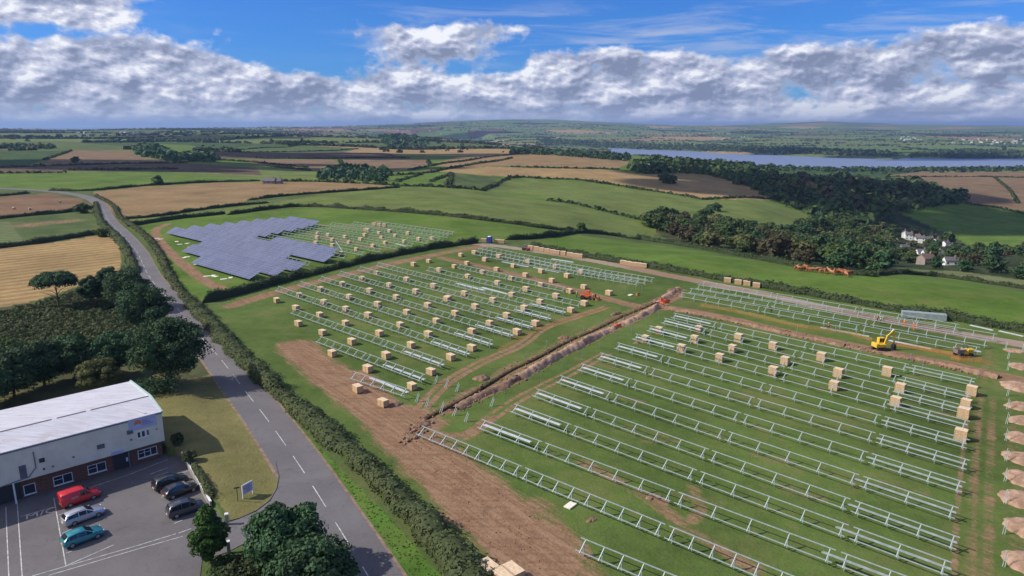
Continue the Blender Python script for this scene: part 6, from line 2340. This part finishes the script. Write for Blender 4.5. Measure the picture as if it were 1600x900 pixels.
p = ground_at(822, 391.5)
tr_ = empty('compact_tractor', p, R(-25))
tag(tr_, 'small red vehicle parked left of the long line of crates', 'tractor')
for x, r in ((-.8, .62), (.9, .4)):
    for y in (-.7, .7):
        MB().cyl((x, y - .15, r), (x, y + .15, r), r, n=14).build('wheel', M_TYRE, tr_)
M_REDM = mat('faded red', (0.42, 0.05, 0.06), 0.5)
MB().box(-.2, 1.6, -.38, .38, .6, 1.25).build('bonnet', M_REDM, tr_, bevel=.08)
MB().box(-1.2, -.1, -.6, .6, .9, 1.2).bar((-1.1, -.5, 1.2), (-1.1, -.5, 2.2), .07).bar((-1.1, .5, 1.2), (-1.1, .5, 2.2), .07).bar((-.2, -.5, 1.2), (-.2, -.5, 2.2), .07).bar((-.2, .5, 1.2), (-.2, .5, 2.2), .07).box(-1.25, -.05, -.6, .6, 2.2, 2.28).build('cab_frame', M_GREYM, tr_)

# ---------------------------------------------------------------- netting
M_NET = mat('orange barrier netting', (0.50, 0.23, 0.07), 0.7, 0, 0.1, 2)
M_NETY = mat('faded yellow netting', (0.34, 0.24, 0.07), 0.7, 0, 0.1, 2)
M_RED = mat('bright orange mesh', (0.80, 0.13, 0.04), 0.7, 0, 0.1, 2)


def net_fence(pts, hh, m, label):
    w = resample(GW(pts)[:, :2], 0.33)
    z = h(w[:, 0], w[:, 1])
    rs_ = np.random.default_rng(int(w[0, 0] * 7) % 999)
    sag = np.convolve(rs_.normal(size=len(w) + 8), np.ones(9) / 9, 'valid') * 0.25
    mb = MB()
    P_ = [Vector((w[i, 0], w[i, 1], z[i])) for i in range(len(w))]
    nl = 6
    for i in range(len(w) - 1):
        for k in range(nl):
            z0 = 0.08 + (hh + sag[i]) * k / (nl - 1)
            z1 = 0.08 + (hh + sag[i + 1]) * k / (nl - 1)
            mb.quad(tuple(P_[i] + Vector((0, 0, z0))), tuple(P_[i + 1] + Vector((0, 0, z1))), tuple(P_[i + 1] + Vector((0, 0, z1 + .07))), tuple(P_[i] + Vector((0, 0, z0 + .07))))
        d = (P_[i + 1] - P_[i]) * 0.22
        mb.quad(tuple(P_[i] + Vector((0, 0, .05))), tuple(P_[i] + d + Vector((0, 0, .05))), tuple(P_[i] + d + Vector((0, 0, hh + sag[i]))), tuple(P_[i] + Vector((0, 0, hh + sag[i]))))
    e = empty('barrier_netting', tuple(P_[0]))
    me = mb.mesh('net', m)
    o = link('net', me, None, e)
    o.location = -P_[0]
    pm = MB()
    for i in range(0, len(w), 12):
        pm.bar(tuple(P_[i] - P_[0] - Vector((0, 0, .2))), tuple(P_[i] - P_[0] + Vector((0, 0, hh + .2))), .05)
    pm.build('stakes', M_GREYM, e)
    return tag(e, label, 'barrier netting')


net_fence([(1094, 479), (1150, 488), (1220, 505), (1262, 514)], 0.7, M_NETY, 'low yellowish netting left of the long rail bundle above the cross trench')
net_fence([(1262, 514), (1330, 523), (1362, 533)], 0.7, M_NETY, 'yellowish netting in front of the left long rail bundle')
net_fence([(1400, 541), (1440, 547), (1488, 556)], 0.7, M_NET, 'netting between the excavator and the dumper')
net_fence([(1484, 562), (1500, 565), (1533, 568)], 1.1, M_NET, 'orange netting in front of the dumper')


def crumple(px, py, s, label, m=None):
    rs_ = np.random.default_rng(int(px))
    p = ground_at(px, py)
    V, F, n = [], [], 12
    for i in range(n):
        for j in range(5):
            a = i * 0.55
            r = s * (0.35 + 0.06 * i) * (1 + .2 * rs_.normal() * .5)
            V.append((math.cos(a) * r, math.sin(a) * r * .6, 0.02 + j * 0.22 * (1 + .2 * rs_.normal())))
    for i in range(n - 1):
        for j in range(4):
            F.append((i * 5 + j, (i + 1) * 5 + j, (i + 1) * 5 + j + 1, i * 5 + j + 1))
    o = link('netting_roll', np_mesh('netting_roll', V, np.array(F), m or M_RED))
    o.location = p
    return tag(o, label, 'netting roll')


crumple(1037, 473, 1.5, 'heap of bright orange netting on the spoil at the trench crossing')
crumple(964, 511, 1.0, 'bright orange netting roll on the spoil bank halfway up the trench')
crumple(996, 462, 0.6, 'small orange netting roll on the grass left of the trench crossing', M_NET)
crumple(933, 470, 0.7, 'small orange-brown roll right of the worker in yellow', M_NET)

# ---------------------------------------------------------------- people
def skin_mesh(name, verts, edges, radii, sub=1, root=0):
    me = bpy.data.meshes.new(name)
    me.from_pydata(verts, edges, [])
    o = bpy.data.objects.new(name, me)
    COL.objects.link(o)
    o.modifiers.new('s', 'SKIN')
    me.skin_vertices.update() if hasattr(me.skin_vertices, 'update') else None
    sv = me.skin_vertices[0].data
    for i, r in enumerate(radii):
        sv[i].radius = (r, r) if not isinstance(r, tuple) else r
        sv[i].use_root = (i == root)
    sb = o.modifiers.new('u', 'SUBSURF')
    sb.levels = sub
    sb.render_levels = sub
    dg = bpy.context.evaluated_depsgraph_get()
    out = bpy.data.meshes.new_from_object(o.evaluated_get(dg))
    out.name = name
    bpy.data.objects.remove(o)
    out.polygons.foreach_set('use_smooth', np.ones(len(out.polygons), bool))
    return out


M_TROU = mat('dark work trousers', (0.03, 0.035, 0.06), 0.9)
M_VY = mat('yellow green hi-vis', (0.55, 0.85, 0.10), 0.7)
M_VO = mat('orange hi-vis', (0.85, 0.20, 0.03), 0.7)
M_HELM = mat('white helmet', (0.8, 0.8, 0.78), 0.4)
M_SKIN = mat('skin', (0.50, 0.30, 0.22), 0.6)


def person(px, py, rz, vest, label, arms=0.3, bend=0.0, trousers=None):
    e = empty('person', ground_at(px, py), R(rz))
    tag(e, label, 'person')
    b = bend
    v = [(0, 0, .95), (b * .3, 0, 1.20), (b * .7, 0, 1.42), (b, 0, 1.54), (b * 1.12, 0, 1.68),
         (0.02, .10, .90), (.06, .12, .50), (0.0, .13, .08), (.13, .13, .04), (0.02, -.10, .90), (-.08, -.12, .50), (-.14, -.13, .08), (-.02, -.13, .04),
         (b * .75, .20, 1.42), (b * .75 + .05, .27, 1.14), (b * .75 + .12 + arms, .24, .96 + arms * .5), (b * .75, -.20, 1.42), (b * .75 + .03, -.27, 1.14), (b * .75 + .10 + arms * .6, -.25, .92 + arms * .4)]
    ed = [(0, 1), (1, 2), (2, 3), (3, 4), (0, 5), (5, 6), (6, 7), (7, 8), (0, 9), (9, 10), (10, 11), (11, 12), (2, 13), (13, 14), (14, 15), (2, 16), (16, 17), (17, 18)]
    rd = [(.15, .12), (.14, .12), (.15, .12), .06, (.10, .11), .10, .075, .055, .045, .10, .075, .055, .045, .07, .05, .04, .07, .05, .04]
    me = skin_mesh('body', v, ed, rd)
    me.materials.append(trousers or M_TROU)
    link('body', me, None, e)
    tv = skin_mesh('vest', [(0, 0, .88), (b * .3, 0, 1.2), (b * .7, 0, 1.42), (b * .72, .17, 1.42), (b * .72, -.17, 1.42)], [(0, 1), (1, 2), (2, 3), (2, 4)], [(.18, .15), (.17, .15), (.17, .14), .10, .10])
    tv.materials.append(vest)
    link('vest', tv, None, e)
    MB().ball((b * 1.15, 0, 1.76), .14, .12, .10, 10, 6).build('helmet', M_HELM, e)
    MB().ball((b * 1.15 + .05, 0, 1.665), .075, .07, .095, 8, 6).build('face', M_SKIN, e)
    return e


person(901, 465, 10, M_VY, 'worker in a bright green vest standing left of the orange loader', .25)
person(925.5, 470, 160, M_VY, 'worker in a yellow vest and orange trousers right of the orange loader', .2, trousers=M_VO)
person(1205, 489, -60, M_VY, 'lone worker in a bright green vest between the frames above the cross trench', .2, .12)
person(1370.5, 503, 0, M_VO, 'worker in orange, left of the pair above the excavator', .3)
person(1375.5, 506, 180, M_VY, 'worker in a pale green vest, right of the pair above the excavator', .3)
person(1412.5, 511, 40, M_VO, 'worker in orange standing below the smaller steel stack', .15, trousers=M_VO)
person(1427.5, 516, 200, M_VO, 'worker in orange bending below the gap between the steel stacks', .3, .2, trousers=M_VO)
person(1294, 516, 90, M_VO, 'worker standing at the left long rail bundle', .3, .1)

# ---------------------------------------------------------------- cows
M_COW = mat('red brown hide', (0.34, 0.10, 0.035), 0.8, 0, 0.2, 1.5)
M_COW2 = mat('pale brown hide', (0.46, 0.20, 0.09), 0.8, 0, 0.2, 1.5)


def cow_mesh(graze, m, nm):
    hd = [(1.25, 0, 1.15), (1.55, 0, .75), (1.85, 0, .35)] if graze else [(1.25, 0, 1.35), (1.5, 0, 1.55), (1.9, 0, 1.42)]
    v = [(-.95, 0, 1.15), (-.3, 0, 1.08), (.4, 0, 1.08), (.95, 0, 1.18)] + hd
    e = [(0, 1), (1, 2), (2, 3), (3, 4), (4, 5), (5, 6)]
    r = [(.32, .34), (.40, .44), (.38, .42), (.30, .36), (.20, .22), (.15, .16), .09]
    for sx, x, kx in ((3, .78, .0), (0, -.85, -.10)):
        for y in (-.22, .22):
            i = len(v)
            v += [(x, y, .85), (x + .03 + kx * .3, y, .48), (x + kx * .2, y, .06)]
            e += [(sx, i), (i, i + 1), (i + 1, i + 2)]
            r += [.14, .085, .065]
    i = len(v)
    v += [(-1.22, 0, 1.12), (-1.30, 0, .55)]
    e += [(0, i), (i, i + 1)]
    r += [.05, .035]
    me = skin_mesh(nm, v, e, r, 1, 1)
    me.materials.append(m)
    return me


CM = [cow_mesh(g_, m, 'cow') for g_ in (True, False) for m in (M_COW, M_COW2)]
rr = random.Random(12)
for i in range(24):
    t = i / 23
    px = 1243 + 86 * t + rr.uniform(-2, 2)
    py = 420.5 + 11.0 * t + rr.choice((-1.2, 0, 1.6)) + rr.uniform(-.5, .5)
    k = rr.randrange(4)
    o = link('cow', CM[k])
    o.location = ground_at(px, py)
    o.rotation_euler = (0, 0, rr.uniform(0, 6.28))
    s_ = rr.uniform(.95, 1.15)
    o.scale = (s_, s_, s_)
    tag(o, '%s cow, %s from left in the herd on the bright green field' % (('red-brown grazing', 'pale brown grazing', 'red-brown standing', 'pale brown standing')[k], ordn(i + 1)), 'cow', 'herd of brown cows')

# ---------------------------------------------------------------- houses
M_RENDER = mat('white render', (0.80, 0.79, 0.76), 0.8, 0, 0.04, 0.5)
M_SLATE = mat('grey slate', (0.13, 0.12, 0.13), 0.8, 0, 0.12, 1.0)
M_TILE = mat('brown roof tiles', (0.20, 0.12, 0.09), 0.85, 0, 0.15, 1.0)
M_STONE = mat('stone wall', (0.30, 0.25, 0.21), 0.9, 0, 0.15, 1.0)


def house(px, py, L, W, Hh, rz, wall, roofm, label, group='houses of the valley village', name='house'):
    p = ground_at(px, py)
    e = empty(name, p, R(rz))
    tag(e, label, 'house', group)
    MB().box(-L / 2, L / 2, -W / 2, W / 2, -1.5, Hh).add([(-L / 2, -W / 2, Hh), (-L / 2, W / 2, Hh), (-L / 2, 0, Hh + W * .38), (L / 2, -W / 2, Hh), (L / 2, W / 2, Hh), (L / 2, 0, Hh + W * .38)], [(0, 1, 2), (3, 5, 4)]).build('wall', wall, e)
    k = .38
    rf = MB()
    for s_ in (-1, 1):
        rf.add([(-L / 2 - .2, s_ * (W / 2 + .35), Hh - .13 - .03), (L / 2 + .2, s_ * (W / 2 + .35), Hh - .16), (L / 2 + .2, 0, Hh + W * k + .06), (-L / 2 - .2, 0, Hh + W * k + .06),
                (-L / 2 - .2, s_ * (W / 2 + .35), Hh + .02), (L / 2 + .2, s_ * (W / 2 + .35), Hh + .02), (L / 2 + .2, 0, Hh + W * k + .24), (-L / 2 - .2, 0, Hh + W * k + .24)],
               [(0, 1, 2, 3), (4, 7, 6, 5), (0, 4, 5, 1), (1, 5, 6, 2), (3, 7, 4, 0)])
    r_ = rf.build('roof', roofm, e)
    MB().box(L * .3, L * .3 + .8, -.4, .4, Hh + W * k - .3, Hh + W * k + 1.1).build('chimney', M_STONE, r_)
    for x in np.linspace(-L / 2 + 1.4, L / 2 - 1.4, max(2, int(L / 3.2))):
        for z_ in ((1.3, 3.6) if Hh > 4.2 else (1.4,)):
            MB().box(x - .5, x + .5, -W / 2 - .05, -W / 2 - .003, z_ - .5, z_ + .5).build('window', M_GLASS, e)
    return e


for px, py, L, W, Hh, rz, w_, rm, lb in [
        (1413, 371, 9, 6, 4.8, 60, M_RENDER, M_SLATE, 'white house highest and farthest left in the valley village'), (1419, 374, 7, 6, 4.8, -20, M_RENDER, M_SLATE, 'white gabled house touching the highest house of the village'),
        (1429, 376, 10, 6, 4.2, -25, M_RENDER, M_TILE, 'long white house with a brown roof below the two highest houses'), (1437, 379, 9, 6, 4.4, -25, M_RENDER, M_SLATE, 'white house right of the long brown-roofed one'),
        (1451, 381, 7, 6, 4.8, -15, M_RENDER, M_SLATE, 'bright white house in the middle of the upper village row'), (1462, 383.5, 7, 6, 4.4, 30, M_RENDER, M_TILE, 'white house with a brown roof, third from right in the upper village row'),
        (1477, 387, 7, 6, 4.2, 20, M_RENDER, M_SLATE, 'white house second from right in the upper village row'), (1487, 394, 6, 6, 5.0, 70, M_RENDER, M_TILE, 'isolated bright white gable at the right end of the village'),
        (1395, 384, 8, 6, 4.0, -30, M_STONE, M_TILE, 'stone house with a brown roof left of the village among trees'), (1371, 405, 13, 6, 3.4, -12, M_RENDER, M_TILE, 'long low white bungalow at the lower left of the village'),
        (1381, 406, 6, 6, 4.4, 60, M_RENDER, M_TILE, 'white gable next to the long low bungalow'), (1438, 403, 7, 6, 4.2, -5, M_RENDER, M_SLATE, 'left house of the lower village row'),
        (1449, 404.5, 8, 6, 4.2, -5, M_RENDER, M_SLATE, 'second house of the lower village row'), (1461, 405, 8, 6, 4.2, -5, M_RENDER, M_SLATE, 'third house of the lower village row'), (1471, 404, 7, 6, 4.2, 5, M_RENDER, M_SLATE, 'right house of the lower village row'),
        (1446, 413, 10, 7, 4.0, 20, M_STONE, M_TILE, 'house with a reddish brown roof in front of the lower village row'), (1484, 414, 8, 5, 3.0, -8, M_RENDER, M_SLATE, 'low white outbuilding at the lower right of the village'), (1412, 392, 8, 6, 3.5, 10, M_STONE, M_SLATE, 'grey-roofed house half hidden in the trees in the village centre')]:
    house(px, py, L * .85, W * .85, Hh, rz, w_, rm, lb)
house(422, 287, 10, 6, 2.4, -5, M_STONE, M_SLATE, 'low grey farm shed behind the brown field, left of the trees', None, 'farm_shed')
house(434, 287, 7, 5, 2.4, -5, M_STONE, M_SLATE, 'small farm shed right of the longer grey one', None, 'farm_shed')

# village gardens: trees between the houses
rr = random.Random(44)
for i, (px, py, s_) in enumerate([(1405, 362, 8), (1425, 366, 7), (1441, 368, 8), (1450, 390, 8), (1425, 385, 8), (1410, 400, 8), (1460, 392, 9), (1474, 396, 8), (1497, 398, 9), (1400, 408, 8), (1425, 408, 7), (1427, 398, 8), (1500, 412, 9), (1390, 395, 8), (1360, 398, 9), (1355, 408, 9), (1382, 412, 6), (1468, 413, 7), (1345, 385, 10), (1365, 384, 10), (1380, 372, 10), (1393, 366, 10)]):
    wood_tree(G(px, py)[0], s_, 'bbpor', 'KIND garden tree between the village houses', 'garden trees of the village', rr)

# bales, far settlements
M_BALE = mat('straw bale', (0.55, 0.42, 0.22), 0.95, 0, 0.1, 4)
for i, (px, py) in enumerate([(22, 327), (47, 328), (93, 317)]):
    o = MB().cyl((-.6, 0, .65), (.6, 0, .65), .68, n=14).build('straw_bale', M_BALE)
    o.location = ground_at(px, py)
    o.rotation_euler = (0, 0, i * .8)
    tag(o, ('left', 'middle', 'right')[i] + ' of three round straw bales on the reddish field', 'straw bale', 'round bales')
mb = MB()
rs_ = np.random.default_rng(91)
for (x0, x1, y0, y1, n) in ((1480, 1610, 218, 226, 46), (1405, 1440, 214, 220, 16), (1100, 1180, 214, 218, 8), (855, 880, 214, 218, 6), (900, 1000, 205, 212, 12), (620, 760, 204, 214, 10), (100, 240, 207, 212, 8), (1010, 1025, 262, 266, 3)):
    P = G(rs_.uniform(x0, x1, n), rs_.uniform(y0, y1, n))
    for p in P:
        a = rs_.uniform(0, 3.14)
        M_ = Matrix.Translation(Vector(p)) @ Matrix.Rotation(a, 4, 'Z')
        l, w = rs_.uniform(7, 14), rs_.uniform(6, 8)
        mb.box(-l / 2, l / 2, -w / 2, w / 2, -3, 5.0, M_)
        mb.add([tuple(M_ @ Vector(q)) for q in ((-l / 2, -w / 2, 5), (l / 2, -w / 2, 5), (l / 2, 0, 7.5), (-l / 2, 0, 7.5), (l / 2, w / 2, 5), (-l / 2, w / 2, 5))], [(0, 1, 2, 3), (3, 2, 4, 5)])
tag(mb.build('distant_houses', mat('far house walls', (0.55, 0.53, 0.50), 0.85)), 'pale specks of houses scattered over the far hills', None, None, 'stuff')

# ---------------------------------------------------------------- clouds overhead (above the picture), whose shadows lie on the valley and the far fields
M_CLOUD = mat('cloud vapour', (0.85, 0.86, 0.88), 1.0, 0, 0.02, 0.01)
for i, (px, py, sx, sy) in enumerate([(1300, 300, 250, 150), (40, 214, 900, 420), (200, 257, 330, 110), (560, 243, 300, 130), (1480, 250, 500, 160), (740, 215, 500, 300), (1250, 236, 420, 160)]):
    T = ground_at(px, py)
    alt = max(900.0, math.hypot(T.x, T.y) * 0.42) - T.z
    cpos = T + sun_dir * (alt / sun_dir.z)
    rs_ = np.random.default_rng(400 + i)
    mb = MB()
    for k in range(16):
        a, r = rs_.uniform(0, 6.28), math.sqrt(rs_.uniform(0, 1)) * 0.8
        q = rs_.uniform(.22, .42)
        mb.ball((math.cos(a) * r * sx, math.sin(a) * r * sy, rs_.uniform(0, 40)), sx * q, sy * q, min(sx, sy) * q * .8, 12, 8)
    o = mb.build('cloud', M_CLOUD, None, smooth=True)
    o.location = cpos
    tag(o, None, None, None, 'structure')
